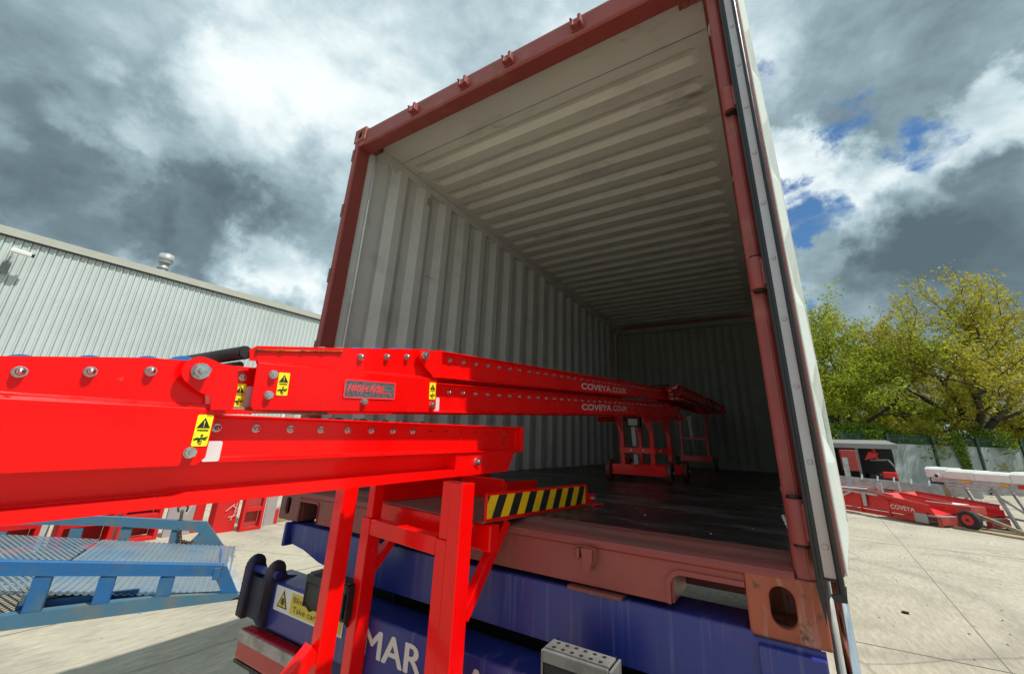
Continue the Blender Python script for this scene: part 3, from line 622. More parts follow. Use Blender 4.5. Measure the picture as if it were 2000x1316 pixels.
# tail lamps
def tail_lamp(x0, x1):
    b = MB(); b.fbox(F, x0, x1, -.72, -.60, -.03, .035); l = b.build('tail_lamp', 'lensred', tr, bevel=.014, seg=3)
    c = MB(); c.fbox(F, x0 + .006, x1 - .006, -.648, -.602, .034, .0395); c.build('clear_lens', 'lensgrey', l, bevel=.004)
    c = MB(); c.fbox(F, x0 - .004, x1 + .004, -.735, -.722, -.04, .03); c.build('lamp_housing', 'black', l)
tail_lamp(-1.10, -.62); tail_lamp(.62, 1.10)
mb = MB(); mb.box(-1.06, -.7, BY + .03, BY + .05, -.60, -.585); mb.build('lamp_bracket', 'bluedirt', tr)
for y in (3.1, 4.4):
    for sx in (-1, 1):
        x = sx * 1.05; w = MB(); prev = None
        for (r, dx) in ((.30, -.13), (.46, -.14), (.50, -.11), (.50, .11), (.46, .14), (.30, .13)):
            if prev: w.tube((x + prev[1], y, GZ + .505), (x + dx + 1e-4, y, GZ + .505), prev[0], 32, r2=r, cap=False)
            prev = (r, dx)
        wo = w.build('wheel', 'tyre', tr)
        h = MB().tube((x - .10, y, GZ + .505), (x + .10, y, GZ + .505), .30, 24); h.build('wheel_hub', 'galv', wo)
    a = MB().tube((-1.0, y, GZ + .505), (1.0, y, GZ + .505), .06, 12); a.build('axle', 'bluedirt', tr)
# side guard tubes below the right side
mb = MB().tube((1.262, .12, -.02), (1.262, .12, -1.05), .016, 14); mb.tube((1.262, .12, -.62), (1.10, .12, -.62), .014, 10); mb.build('side_guard_tube', 'chrome', tr)
mb = MB().tube((1.236, .15, -.03), (1.236, .15, -.95), .010, 10); mb.build('side_guard_rod', 'galv', tr)

# ---------------------------------------------------------------- conveyors
F1 = frame((.202, -1.304, .344), (.042, .999, .026))
F2 = frame((.122, -.228, .564), (.115, .991, .068))
def channel(mb, F, s0, s1, h0, h1, off=0.0, dep=.030, t=.004, lip=.012):
    """outward facing C channel: web set back, flanges and a small lip"""
    mb.prism(Fr(F.o, F.n, F.u, F.e), [(off, h0), (off, h0 + t), (off - dep + .010, h0 + t), (off - dep + t, h0 + t + .006), (off - dep + t, h1 - t - .003), (off - dep + .010, h1 - t), (off, h1 - t), (off, h1), (off - dep, h1), (off - dep, h0)], s0, s1)
def far_side(mb, F, s0, s1, h0, h1, wid):
    mb.fbox(F, s0, s1, h0, h1, -wid - .004, -wid)
def head_plate(mb, F, s0, s1, hr, hb, top, off0=.0, off1=.010):
    """lower clamp plate proud of an upper plate with a rounded joggle between"""
    mb.prism(F, [(s0 + .006, hb), (s1 - .012, hb), (s1, hb + .012), (s1, hr - .004), (s1 - .004, hr - .002), (s0, hr - .002), (s0, hb + .01)], off1 - .004, off1)
    mb.prism(Fr(F.o, F.n, F.u, F.e), [(off1 - .004, hr - .002), (off1, hr - .002), (off1 - .001, hr + .003), (off1 - .006, hr + .006), (off0, hr + .012), (off0 - .004, hr + .012), (off0 - .004, hr + .004)], s0, s1)
    mb.prism(F, top, off0 - .004, off0)
c1 = thing('roller_conveyor', (.2, -.6, .1), 'nearest bright red conveyor boom, with cap-nut bolts and the large chromed pivot bolt', 'conveyor', 'sections of the red boom conveyor')
mb = MB(); channel(mb, F1, -.9, 1.385, -.141, -.049, off=.002); mb.fbox(F1, 1.386, 1.402, -.145, -.047, -.036, .006); far_side(mb, F1, -.9, 1.40, -.141, -.049, .46)
mb.build('side_channel', 'red', c1, bevel=.0015)
mb = MB(); top = [(-.6, -.030), (.222, -.030), (.205, .050), (-.1, .013), (-.6, -.02)]
top = [(-.6, -.030), (.245, -.030), (.238, .000), (.215, .048), (.14, .043), (-.05, .015), (-.6, -.065 + .08)]
head_plate(mb, F1, -.6, .262, -.042, -.141, top, off0=.004, off1=.016)
mb.build('head_plate', 'red', c1, bevel=.0015)
bolts(c1, F1, [(-.15, -.02), (-.075, -.010), (0, 0), (.074, .010), (.15, .021)], .004, .0130)
bolts(c1, F1, [(.236, -.120)], .016, .0155, False)
bolts(c1, F1, [(.285 + .0755 * i, -.075) for i in range(8)], -.024, .0125, True)
hb = MB()
for i in range(8, 15): c = F1.p(.285 + .0755 * i, -.072, -.0245); hb.tube(c, c + F1.n * .001, .004, 10)
hb.build('bolt_hole', 'dark', c1)
warning_label(c1, F1, .248, -.080, .026, .058, .0165)
warning_label(c1, F1, 1.30, -.094, .026, .056, -.0255)
w = MB(); w.prism(F1, rrect(.2625, .292, -.138, -.100, .004), .0035, .0045); w.build('white_sticker', 'sticker', c1)
# blue wheels behind the head plate, dark skate rollers along the boom
def wheels(parent, F, pos, r, off, matn, name, w=.022):
    first = None
    for s, h in pos:
        if first is None:
            b = MB().tube(F.p(s, h, off), F.p(s, h, off - w), r, 28); b.tube(F.p(s, h, off + .002), F.p(s, h, off), r * .55, 20); first = b.build(name, matn, parent); s0, h0 = s, h
        else:
            c = first.copy(); COL.objects.link(c); c.parent = parent; c.location = Vector(first.location) + Vector(F.e * (s - s0) + F.u * (h - h0))
wheels(c1, F1, [(-.075, -.010), (0, -.001), (.074, .010), (.148, .021), (.20, .030)], .029, -.012, 'bluewheel', 'blue_wheel')
wheels(c1, F1, [(.50 + .0755 * i, -.066) for i in range(6)], .024, -.05, 'black', 'skate_wheel', .03)
mb = MB()
for i in range(16): mb.tube(F1.p(-.6 + .0755 * i, -.07, -.04), F1.p(-.6 + .0755 * i, -.07, -.455), .004, 8)
mb.build('roller_axle', 'galv', c1)
# support beam under the boom
mb = MB()
mb.prism(F1, [(-.9, -.1975), (1.312, -.1975), (1.352, -.1455), (-.9, -.1455)], -.052, -.047)
mb.prism(F1, [(-.9, -.213), (1.296, -.213), (1.312, -.196), (.93, -.193), (.25, -.193), (.235, -.197), (-.9, -.199)], -.046, .002)
mb.prism(F1, [(1.0, -.1955), (1.313, -.1955), (1.354, -.1425), (1.0, -.1425)], -.0465, -.004)
mb.prism(F1, [(-.9, -.1475), (.99, -.1475), (.99, -.1425), (-.9, -.1425)], -.046, -.006)
mb.fbox(F1, -.9, 1.30, -.213, -.1455, -.455, -.405)
mb.build('support_beam', 'red', c1, bevel=.002)
bolts(c1, F1, [(1.109, -.172)], -.004, .020, False)
# plank between the booms
pk = MB(); pk.fbox(F1, .10, .62, -.0325, -.024, -.30, -.18); tag(pk.build('timber_batten', 'wood'), 'pale timber batten lying between the two red booms', 'batten')

# second boom with high rise head
c2 = thing('roller_conveyor', (.2, .8, 0), 'middle red boom carrying the speckled HIGH RISE badge, resting on the wheeled trolley', 'conveyor', 'sections of the red boom conveyor')
mb = MB(); channel(mb, F2, -.80, 2.62, -.197, -.088, off=.0, dep=.028); channel(mb, F2, 2.62, 2.90, -.200, -.112, off=.004, dep=.028); far_side(mb, F2, -.8, 2.9, -.197, -.10, .44)
mb.build('side_channel', 'red', c2, bevel=.0015)
mb = MB()
head_plate(mb, F2, -.685, -.088, -.079, -.193, [(-.680, -.070), (-.700, -.070), (-.704, -.045), (-.690, -.034), (-.45, -.008), (-.162, .026), (-.12, .012), (-.10, -.068)], off0=.002, off1=.014)
mb.build('head_plate', 'red', c2, bevel=.0015)
bolts(c2, F2, [(-.646, -.104), (-.650, -.157), (-.377, -.165), (-.106, -.168)], .014, .0165, False)
bolts(c2, F2, [(-.395, -.028), (-.30, -.017), (-.22, -.008)], .002, .016)
warning_label(c2, F2, -.618, -.127, .028, .060, .0145)
warning_label(c2, F2, -.106, -.120, .028, .060, .0145)
w = MB(); w.prism(F2, rrect(-.0875, -.060, -.190, -.142, .004), .0015, .0025); w.build('white_sticker', 'sticker', c2); w = MB(); w.prism(F2, rrect(-.690, -.672, -.188, -.135, .004), -.0232, -.0225); w.build('white_sticker', 'sticker', c2)
bd = MB().prism(F2, rrect(-.445, -.268, -.155, -.103, .006), .0145, .0158).build('name_badge', 'plate', c2)
b = MB(); put_text(b, F2, 'HIGH RISE', -.436, -.135, .020, .0162, width=.128, bold=.028, shear=.22); b.fbox(F2, -.335, -.285, -.1395, -.1375, .0160, .0164); put_text(b, F2, 'conveyors', -.312, -.138, .006, .0163, width=.034, shear=.25); b.build('badge_lettering', 'badge_red', bd)
b = MB(); plate_hole(b, F2, rrect(-.447, -.266, -.157, -.101, .007), rrect(-.443, -.270, -.153, -.105, .005), .0159, .0166); b.build('badge_border', 'badge_red', bd)
bolts(c2, F2, [(.01 + .0755 * i, -.118) for i in range(33)], -.024, .0125)
def rod(parent, F):
    b = MB().tube(F.p(-.690, -.045, .006), F.p(-.46, -.020, .006), .0028, 8)
    r = b.build('rusty_rod', 'rustrod', parent)
    for i in range(5):
        s = -.688 + i * .056; bolt_mb(F, s, -.045 + i * .0062, .002, .0095).build('rod_nut', 'rustrod', r)
rod(c2, F2)
wheels(c2, F2, [(-.395, -.024), (-.33, -.016), (-.255, -.008), (-.20, -.002)], .030, -.012, 'bluewheel', 'blue_wheel')
wheels(c2, F2, [(-.62, -.050), (-.565, -.043), (-.51, -.036), (-.455, -.030)], .027, -.012, 'galv', 'steel_wheel')
# drum at the head of the second boom
dr = MB(); A = F2.p(-.712, -.052, -.008); B = A + V(-.42, .0, .0); dr.tube(A, B, .0175, 28); dr.tube(A + V(.001, 0, 0), A + V(.006, 0, 0), .014, 20); dr.tube(A + V(-.01, 0, -.032), A + V(-.42, 0, -.032), .010, 16)
dr.build('end_drum', 'black', c2)
b = MB(); t_ = None
put_text(b, F2, 'COVEYA', 1.06, -.170, .036, -.0225, width=.40, bold=.018); put_text(b, F2, '.CO.UK', 1.475, -.170, .036, -.0225, width=.24, bold=.012); b.build('web_address', 'letterpink', c2)
# pivot arm joining the head of the first boom
pv = F1
arm = MB(); cx_, cy_ = .218, .029
pts = [(cx_ + .027 * math.cos(t), cy_ + .027 * math.sin(t)) for t in [math.radians(a) for a in range(75, 226, 15)]]
arm.prism(pv, pts + [(.225, -.008), (.247, -.017), (.252, -.041), (.288, -.037), (.288, .004), (.279, .046), (.25, .048)], .020, .024)
arm.prism(pv, [(.283, -.039), (.288, -.037), (.288, .004), (.279, .046), (.275, .046), (.283, .004)], -.14, .0195)
arm.prism(pv, [(.256, -.0455), (.335, -.0455), (.335, -.0415), (.256, -.0415)], -.14, .0)
arm.prism(pv, [(.281, .044), (.31, .046), (.31, .049), (.281, .047)], -.14, .0)
arm.build('pivot_arm', 'red', c2, bevel=.0012)
bolts(c2, pv, [(cx_, cy_)], .024, .0235, False, 'pivot_bolt')
warning_label(c2, F2, -.703, -.158, .024, .058, -.0235)
bolts(c2, F2, [(-.703, -.114)], -.024, .0125)

# third boom, above the second
c3 = thing('roller_conveyor', (.25, .9, .3), 'upper red boom running into the container above the other, from its own pivot bolt', 'conveyor', 'sections of the red boom conveyor')
mb = MB(); channel(mb, F2, -.072, 2.60, -.068, .034, off=.004, dep=.028); far_side(mb, F2, -.07, 2.6, -.068, .02, .44); mb.build('side_channel', 'red', c3, bevel=.0015)
arm = MB(); cx_, cy_ = -.156, .004
pts = [(cx_ + .022 * math.cos(t), cy_ + .022 * math.sin(t)) for t in [math.radians(a) for a in range(80, 241, 16)]]
arm.prism(F2, pts + [(-.140, -.045), (-.115, -.062), (-.112, -.070), (-.0725, -.070), (-.0725, .032), (-.135, .022)], .016, .021); arm.prism(F2, [(-.077, -.07), (-.0725, -.07), (-.0725, .032), (-.077, .032)], -.02, .0155)
arm.build('pivot_arm', 'red', c3, bevel=.0012)
bolts(c3, F2, [(cx_, cy_)], .021, .0215, False, 'pivot_bolt')
bolts(c3, F2, [(.004 + .0755 * i, .006) for i in range(34)], -.020, .0125)
b = MB(); put_text(b, F2, 'COVEYA', 1.06, -.048, .036, -.0185, width=.40, bold=.018); put_text(b, F2, '.CO.UK', 1.475, -.048, .036, -.0185, width=.24, bold=.012); b.build('web_address', 'letterpink', c3)
eb = MB(); eb.prism(F2, [(2.46, .030), (2.62, .052), (2.78, .066), (2.84, .062), (2.84, -.070), (2.56, -.070), (2.53, -.01)], .012, .020)
eb.build('end_bracket', 'red', c3, bevel=.002)
bolts(c3, F2, [(2.56, .012), (2.66, .036), (2.74, .05), (2.60, -.02), (2.60, -.055), (2.74, -.052)], .020, .016)
dr = MB().tube(F2.p(2.60, .050, .0), F2.p(2.60, .050, -.44), .024, 20); dr.build('end_drum', 'black', c3); 
dr = MB(); dr.fbox(F2, 2.50, 2.52, .018, .03, -.44, -.02); dr.build('steel_cross_strip', 'chrome', c3)
dr = MB()
for i in range(30): dr.tube(F2.p(.1 + i * .08, .006, -.04), F2.p(.1 + i * .08, .006, -.43), .016, 10)
dr.build('roller_bed', 'galv', c3)

# far end section and its castor stand
F3 = frame((.475, 2.55, .805), unit(V(.62, 5.2, .83) - V(.475, 2.55, .79)))
c4 = thing('roller_conveyor', (.5, 4.0, .6), 'dark red end section deep inside the container, on the thin castor stand', 'conveyor', 'sections of the red boom conveyor')
mb = MB(); channel(mb, F3, .02, 2.65, -.06, .035, off=.0, dep=.03); far_side(mb, F3, .02, 2.65, -.06, .035, .40); mb.fbox(F3, 2.64, 2.66, -.08, .04, -.40, .0); mb.fbox(F3, .3, 2.3, -.085, -.062, -.37, -.30); mb.fbox(F3, .3, 2.3, -.085, -.062, -.08, -.03)
mb.build('side_channel', 'red', c4, bevel=.0015)
mb = MB(); mb.fbox(F3, .03, 2.64, .020, .026, -.37, -.03); mb.build('belt', 'black', c4)
sd = thing('castor_stand', (.15, 5.0, 0), 'thin dark red leg frame on small black castors near the end wall', 'stand')
YS = 5.0
for x in (.02, .36): MB().bar((x, YS, .14), (x - .0, YS, .72), .035, .035, up=(0, 1, 0)).build('leg', 'red', sd, bevel=.002)
mb = MB(); mb.bar((-.0, YS, .42), (.38, YS, .42), .02, .03); mb.bar((-.03, YS - .02, .15), (.42, YS - .02, .15), .04, .075); mb.build('cross_bar', 'red', sd, bevel=.002)
mb = MB(); mb.tube((.18, YS - .02, .18), (.165, YS - .02, .42), .014, 12); mb.bar((.165, YS - .03, .42), (.15, YS - .03, .68), .04, .02, up=(0, 1, 0)); mb.box(.12, .185, YS - .05, YS - .03, .68, .72); mb.build('jack_column', 'galv', sd)
for x in (-.05, .44):
    mb = MB(); mb.prism(Fr((x, YS - .02, 0), (1, 0, 0), (0, 0, 1), (0, -1, 0)), [(-.04, .17), (.04, .17), (.02, .05), (-.02, .05)], -.03, .03); mb.tube((x - .02, YS - .02, .042), (x + .02, YS - .02, .042), .04, 18); mb.build('castor', 'black', sd, bevel=.002)

# wheeled trolley
tl = thing('wheeled_trolley', (.18, 2.3, 0), 'red trolley frame on brown double wheels holding up the boom ends', 'trolley')
def hframe(y, x0, x1, zt):
    m1 = MB()
    m1.fbox(Fr((0, y, 0), (1, 0, 0), (0, 0, 1), (0, -1, 0)), x0 - .04, x1 + .04, .055, .135, .0, .03); m1.build('axle_beam', 'red', tl, bevel=.002)
    for x in (x0 + .055, x1 - .055):
        m2 = MB(); m2.bar((x, y, .135), (x - .005, y, .40), .035, .035, up=(0, 1, 0)); m2.bar((x - .006, y, .40), (x - .05, y, zt), .045, .03, up=(0, 1, 0)); m2.build('leg', 'red', tl, bevel=.002)
        m3 = MB(); m3.bar((x + .0, y - .02, .40), (x + .006, y - .02, zt), .03, .012, up=(0, 1, 0)); m3.build('brace_plate', 'dullred', tl)
    m4 = MB(); m4.bar((x0 + .03, y, .245), (x1 - .03, y, .245), .04, .045); m4.build('cross_bar', 'red', tl, bevel=.002)
    bolts(tl, Fr((0, y - .021, 0), (1, 0, 0), (0, 0, 1), (0, -1, 0)), [((x0 + x1) / 2 - .05, .245), ((x0 + x1) / 2 + .05, .245)], 0, .012)
    for x in (x0 - .065, x1 + .065):
        w = MB().tube((x - .02, y + .01, .085), (x + .02, y + .01, .085), .085, 28); wo = w.build('wheel', 'brownwheel', tl, bevel=.004)
        h = MB().tube((x - .024, y + .01, .085), (x + .024, y + .01, .085), .05, 20); h.tube((x - .034, y + .01, .085), (x + .034, y + .01, .085), .014, 10, m=1); h.build('wheel_hub', ['black', 'steel'], wo)
hframe(2.10, .01, .365, .545); hframe(2.58, .03, .40, .57)
mb = MB(); xm = .185
mb.bar((xm, 2.06, .14), (xm - .004, 2.06, .215), .035, .03, up=(0, 1, 0)); mb.bar((xm - .004, 2.05, .28), (xm - .012, 2.05, .43), .034, .03, up=(0, 1, 0)); mb.box(xm - .05, xm + .03, 2.03, 2.045, .44, .495)
jk = mb.build('jack_column', 'galv', tl, bevel=.002)
mb = MB(); mb.box(xm - .065, xm + .045, 2.046, 2.10, .43, .505); mb.build('jack_head', 'black', jk, bevel=.002)
mb = MB(); FT = frame((.365, 2.0, .50), (.115, .991, .068)); mb.fbox(FT, -.25, .78, -.03, .012, -.01, .0); mb.fbox(FT, -.25, .78, -.03, -.024, -.0, .02); mb.fbox(FT, -.25, .78, -.03, .012, -.39, -.38); mb.build('top_rail', 'red', tl, bevel=.002)

# dock stand with platform
SX, SY_ = unit((.987, -.151, 0)), unit((.151, .987, 0)); FS = Fr((.245, -.262, 0), SX, (0, 0, 1), -SY_)   # off = -b
dk = thing('dock_stand', (.0, -.2, GZ), 'bright red square tube stand with a hazard striped platform bridging into the container', 'stand')
def sbox(mb, a0, a1, b0, b1, z0, z1): mb.fbox(FS, a0, a1, z0, z1, -b1, -b0)
for nm, dims in (('leg', (-.060, 0, 0, .060, GZ, .132)), ('leg', (-.118, -.0635, .004, .054, GZ, -.050)), ('inner_leg', (-.108, -.0635, .006, .05, -.048, .132)),
                 ('leg', (-.590, -.532, .0, .058, GZ, -.045)), ('inner_leg', (-.572, -.530, .004, .050, -.043, .11)), ('leg', (-.478, -.420, -.192, -.134, GZ, .105))):
    mb = MB(); sbox(mb, *dims); mb.build(nm, 'red', dk, bevel=.003)
mb = MB(); sbox(mb, -.5315, -.1185, .004, .05, -.102, -.046); mb.build('cross_bar', 'red', dk, bevel=.003)
mb = MB(); mb.bar(FS.p(-.45, -.40, .195), FS.p(-.45, -1.30, 1.10), .05, .05); mb.bar(FS.p(-.45, -1.25, -.05 + .0), FS.p(-.45, -1.25, .9), .05, .05); mb.build('diagonal_brace', 'red', dk, bevel=.003)
for a, b0, z0_ in ((-.02, .058, -.27), (-.555, .055, -.23)):
    mb = MB(); mb.bar(FS.p(a, z0_, -b0), FS.p(a, -.006, -b0 - .19), .034, .034); mb.build('platform_brace', 'red', dk, bevel=.002)
mb = MB(); sbox(mb, -.655, .035, .112, .158, -.086, -.003); mb.build('front_beam', 'red', dk, bevel=.005)
mb = MB(); sbox(mb, -.64, .008, .10, .785, .0, .006); sbox(mb, -.05, .03, .785, .90, .002, .008)
mb.build('platform_plate', 'sillrust', dk)
mb = MB(); sbox(mb, .004, .010, .108, .785, .003, .096); sbox(mb, -.006, .0105, .7855, .80, .003, .09); sbox(mb, .0, .04, .80, .90, .0, .007); sbox(mb, .0, .008, .80, .875, .007, .05)
pp = mb.build('side_plate', 'red', dk, bevel=.002)
mb = MB(); sbox(mb, -.642, -.636, .06, .80, .006, .12); sbox(mb, -.635, -.58, .06, .80, .0065, .012); sbox(mb, -.60, -.3, .55, .558, .0065, .10); sbox(mb, -.3, -.2, .50, .56, .007, .03); sbox(mb, -.30, -.292, .558, .80, .012, .09); mb.build('side_plate', 'red', dk, bevel=.002)
bolts(dk, Fr(FS.o, SY_, V(0, 0, 1), SX), [(.845, .03)], .009, .016, False)
# hazard tape
FH = Fr(FS.p(.010, 0, 0), SY_, (0, 0, 1), SX); a0, a1, h0, h1 = .116, .776, .014, .088
ht = MB().prism(FH, rrect(a0, a1, h0, h1, .002), .0004, .0012).build('hazard_tape', 'amber', pp)
b = MB(); wd = .046; p = a0 - .068; sl_ = .034
while p < a1:
    poly = [(p, h0), (p + wd, h0), (p + wd + sl_, h1), (p + sl_, h1)]
    def clip(poly, x, keep):
        out = []
        for i in range(len(poly)):
            A_, B_ = poly[i], poly[(i + 1) % len(poly)]; ina, inb = keep(A_[0], x), keep(B_[0], x)
            if ina: out.append(A_)
            if ina != inb: t = (x - A_[0]) / (B_[0] - A_[0]); out.append((x, A_[1] + t * (B_[1] - A_[1])))
        return out
    poly = clip(poly, a0, lambda v, x: v >= x); poly = clip(poly, a1, lambda v, x: v <= x) if poly else poly
    if len(poly) > 2: b.prism(FH, poly, .0014, .0017)
    p += .092
b.build('hazard_stripe', 'blk', ht)

# ---------------------------------------------------------------- warehouse on the left
WD = unit((.064, .998, 0)); FB = Fr((-12.0, 2.0, 0), WD, (0, 0, 1), unit((WD[1], -WD[0], 0)))
wh = thing('warehouse', FB.p(4, GZ, -5), 'long pale ribbed metal warehouse behind the yard', 'warehouse')
mb = MB(); prof = []; t = -14
while t < 20: prof += [(t, 0), (t + .006, -.022), (t + .014, 0), (t + .085, 0), (t + .094, .018), (t + .118, .018), (t + .1245, 0)]; t += .125
zb, zt = GZ, 4.06; n = len(prof)
mb.add([FB.p(a, z, o) for z in (zb, zt) for a, o in prof], [(i, i + 1, n + i + 1, n + i) for i in range(n - 1)])
mb.fbox(FB, -14, 20, GZ, 4.0, -9.0, -8.9); mb.fbox(FB, -14, -13.9, GZ, 4.0, -8.9, -.01); mb.fbox(FB, 19.9, 20, GZ, 4.0, -8.9, -.01)
mb.build('wall', 'clad', wh)
mb = MB(); mb.prism(Fr((0, 0, 0), FB.n, (0, 0, 1), WD), [(0, 0)] * 0 + [(FB.o @ FB.n + .07, 4.03), (FB.o @ FB.n + .075, 4.03), (FB.o @ FB.n + .075, 4.20), (FB.o @ FB.n - .12, 4.23), (FB.o @ FB.n - .12, 4.22), (FB.o @ FB.n + .07, 4.195)], FB.o @ WD - 14, FB.o @ WD + 20)
mb.build('roof_flashing', 'trim', wh)
mb = MB(); mb.fbox(FB, -14, 20, 4.00, 4.05, .026, .069); mb.build('eaves_shade_strip', 'dark', wh)  # solid dark strip standing in for the shade under the flashing
mb = MB(); mb.add([FB.p(-14, 4.19, -.1), FB.p(20, 4.19, -.1), FB.p(20, 4.9, -4.5), FB.p(-14, 4.9, -4.5), FB.p(20, 4.0, -9), FB.p(-14, 4.0, -9)], [(0, 1, 2, 3), (3, 2, 4, 5)]); mb.build('roof', 'roofm', wh)
fl = thing('flue', FB.p(.06, 4.2, -.35), 'stubby galvanised flue with a wide cap rising from the warehouse roof', 'flue')
c = FB.p(.02, 4.05, -.35); lean = V(.0, 0, 1)
mb = MB().tube(c, c + lean * .48, .105, 20); mb.tube(c + lean * .30, c + lean * .34, .125, 20); mb.build('flue_pipe', 'galv', fl)
mb = MB().tube(c + lean * .46, c + lean * .50, .12, 24, r2=.165); mb.tube(c + lean * .50, c + lean * .70, .165, 24); mb.tube(c + lean * .70, c + lean * .72, .15, 24); mb.build('flue_cap', 'galv', fl)
cc = thing('security_camera', FB.p(-2.35, 3.6, .1), 'white bullet security camera with a grey box on the warehouse wall', 'camera')
c = FB.p(-2.50, 3.68, .30)
mb = MB(); mb.bar(c, c + WD * .30 + V(0, 0, -.02), .09, .09); mb.build('camera_body', 'whitepaint', cc, bevel=.015)
mb = MB().tube(c + WD * .30 + V(0, 0, -.02), c + WD * .34 + V(0, 0, -.022), .04, 14); mb.build('camera_lens', 'black', cc)
mb = MB().bar(c + WD * .05, FB.p(-2.45, 3.62, .0), .04, .04); mb.build('wall_bracket', 'whitepaint', cc)
mb = MB().fbox(FB, -2.52, -2.40, 3.22, 3.48, .03, .11); mb.build('junction_box', 'roofm', cc)

# ---------------------------------------------------------------- stored red frames by the warehouse
def upright(name, mats, x, y0, y1, z1, dep, label, cat, group=None, open_=False, z0=GZ):
    t = thing(name, (x, (y0 + y1) / 2, z0), label, cat, group)
    F = Fr((x, 0, 0), (0, 1, 0), (0, 0, 1), (1, 0, 0))
    if open_:
        for a, b in ((y0, y0 + .05), (y1 - .05, y1)): MB().fbox(F, a, b, z0, z1, -dep, 0).build('post', mats, t, bevel=.004)
        for a, b in ((z0, z0 + .05), (z0 + .30, z0 + .37), (z1 - .05, z1)): MB().fbox(F, y0 + .051, y1 - .051, a, b, -dep * .8, -.004).build('rail', mats, t, bevel=.004)
        MB().fbox(F, y0 + .051, y1 - .051, z0 + .05, z1 - .05, -dep - .02, -dep).build('back_panel', 'dullred', t)
    else:
        MB().fbox(F, y0, y1, z0, z1, -.012, 0).build('panel', mats, t, bevel=.002)
        for a, b in ((y0, y0 + .012), (y1 - .012, y1)): MB().fbox(F, a, b, z0, z1, -dep, -.0125).build('edge_flange', mats, t)
    return t
G = 'red machine frames stored by the warehouse'
upright('machine_frame', 'red_side', -6.85, 2.72, 3.08, -.62, .10, 'bright red open frame beside the white post by the warehouse', 'machine frame', G, True)
q = upright('machine_frame', 'red_side', -7.0, 2.36, 2.70, -.60, .2, 'dark red channel with white scrawled marks, left of the white post', 'machine frame', G)
b = MB(); Fq = Fr((-6.985, 0, 0), (0, 1, 0), (0, 0, 1), (1, 0, 0))
for p_, r_ in (((2.50, -1.02), (2.62, -.92)), ((2.60, -1.17), (2.67, -1.02)), ((2.56, -1.12), (2.68, -1.10)), ((2.60, -.95), (2.68, -1.0)), ((2.66, -.90), (2.64, -1.04))): b.bar(Fq.p(p_[0], p_[1], .005), Fq.p(r_[0], r_[1], .005), .006, .008)
b.build('chalk_marks', 'letter', q)
upright('machine_frame', 'red_side', -7.3, 2.18, 2.32, -.60, .12, 'narrow bright red upright next to the grey board', 'machine frame', G)
upright('board', 'board', -7.25, 1.78, 2.15, -.62, .03, 'grey pink board leaning among the red frames', 'board')
upright('machine_frame', 'red_side', -7.2, 1.20, 1.70, -.70, .25, 'red frame seen through the far rail of the blue ramp', 'machine frame', G, True)
upright('machine_frame', 'red_side', -7.1, .55, 1.12, -.72, .25, 'red frame standing left of the last post opening of the blue ramp', 'machine frame', G, True)
upright('machine_frame', 'red_side', -7.4, -.55, .45, -.70, .25, 'wide red frame furthest left under the boom', 'machine frame', G, True)
upright('board', 'clad', -7.5, .40, .55, -.60, .03, 'narrow white board between two red frames', 'board')
t = thing('steel_post', (-7.0, 3.16, GZ), 'white steel post with a beige panel beside the red frame', 'post')
MB().box(-7.06, -6.98, 3.10, 3.16, GZ, 1.0).build('post', 'whitepaint', t, bevel=.004); MB().box(-7.10, -7.02, 3.165, 3.20, GZ, 1.0).build('edge_strip', 'roofm', t)
MB().box(-7.12, -7.08, 3.205, 3.42, GZ, 1.0).build('beige_panel', 'board', t)
upright('machine_frame', 'red_side', -7.1, 3.44, 3.50, -1.1, .05, 'short red upright right of the beige panel', 'machine frame', G)
t = tag(MB().box(-7.5, -7.2, 3.52, 4.3, GZ, GZ + .10).build('timber_beam', 'wood', bevel=.01), 'low timber beam on the ground behind the short red upright', 'timber')
t = tag(MB().box(-7.5, -7.3, 3.52, 4.6, GZ + .101, GZ + .26).build('pink_block', 'board', bevel=.01), 'pale block lying on the timber beam', 'block')

# ---------------------------------------------------------------- blue yard ramp
RE, RN = unit((.452, .892, 0)), unit((-.892, .452, 0)); RO = V(-4.467, -.214, GZ)
FR = Fr(RO, RE, (0, 0, 1), -RN)
rp = thing('yard_ramp', FR.p(0, 0, -1.2), 'weathered blue steel yard ramp with open truss sides and a grating deck', 'ramp')
tl_h = lambda s: .487 - .119 * s
mb = MB(); mb.prism(FR, [(-3, tl_h(-3) - .105), (1.40, tl_h(1.40) - .085), (1.44, tl_h(1.44)), (-3, tl_h(-3))], -.09, 0)
mb.build('top_rail', 'rblue', rp, bevel=.006)
for s in (-2.6, -1.9, -1.2, -.55, .08, .51, .95):
    mb = MB().fbox(FR, s, s + .115, .085, tl_h(s) - .107, -.07, -.006); mb.build('upright', 'rblue', rp, bevel=.004)
mb = MB(); mb.prism(FR, [(-3, .0), (1.55, .0), (1.64, .035), (1.60, .055), (.95, .105), (-3, .085)], -.09, .004); mb.build('bottom_rail', 'rbluegrey', rp, bevel=.006)
mb = MB(); mb.prism(FR, [(1.41, .20), (1.50, .055), (1.62, .045), (1.47, .30), (1.43, .31)], -.06, -.01); mb.fbox(FR, 1.37, 1.43, .20, .305, -.055, .012); mb.build('end_gusset', 'rblue', rp, bevel=.004)
OF = -2.415
mb = MB(); mb.prism(FR, [(-3, .62), (.0, .385), (.98, .255), (1.06, .22), (1.10, .355), (.02, .478), (-3, .75)], OF, OF + .08); mb.prism(FR, [(1.10, .355), (1.06, .22), (.98, .12), (1.3, .02), (1.38, .02)], OF + .01, OF + .07); mb.build('far_top_rail', 'rbluegrey', rp, bevel=.006)
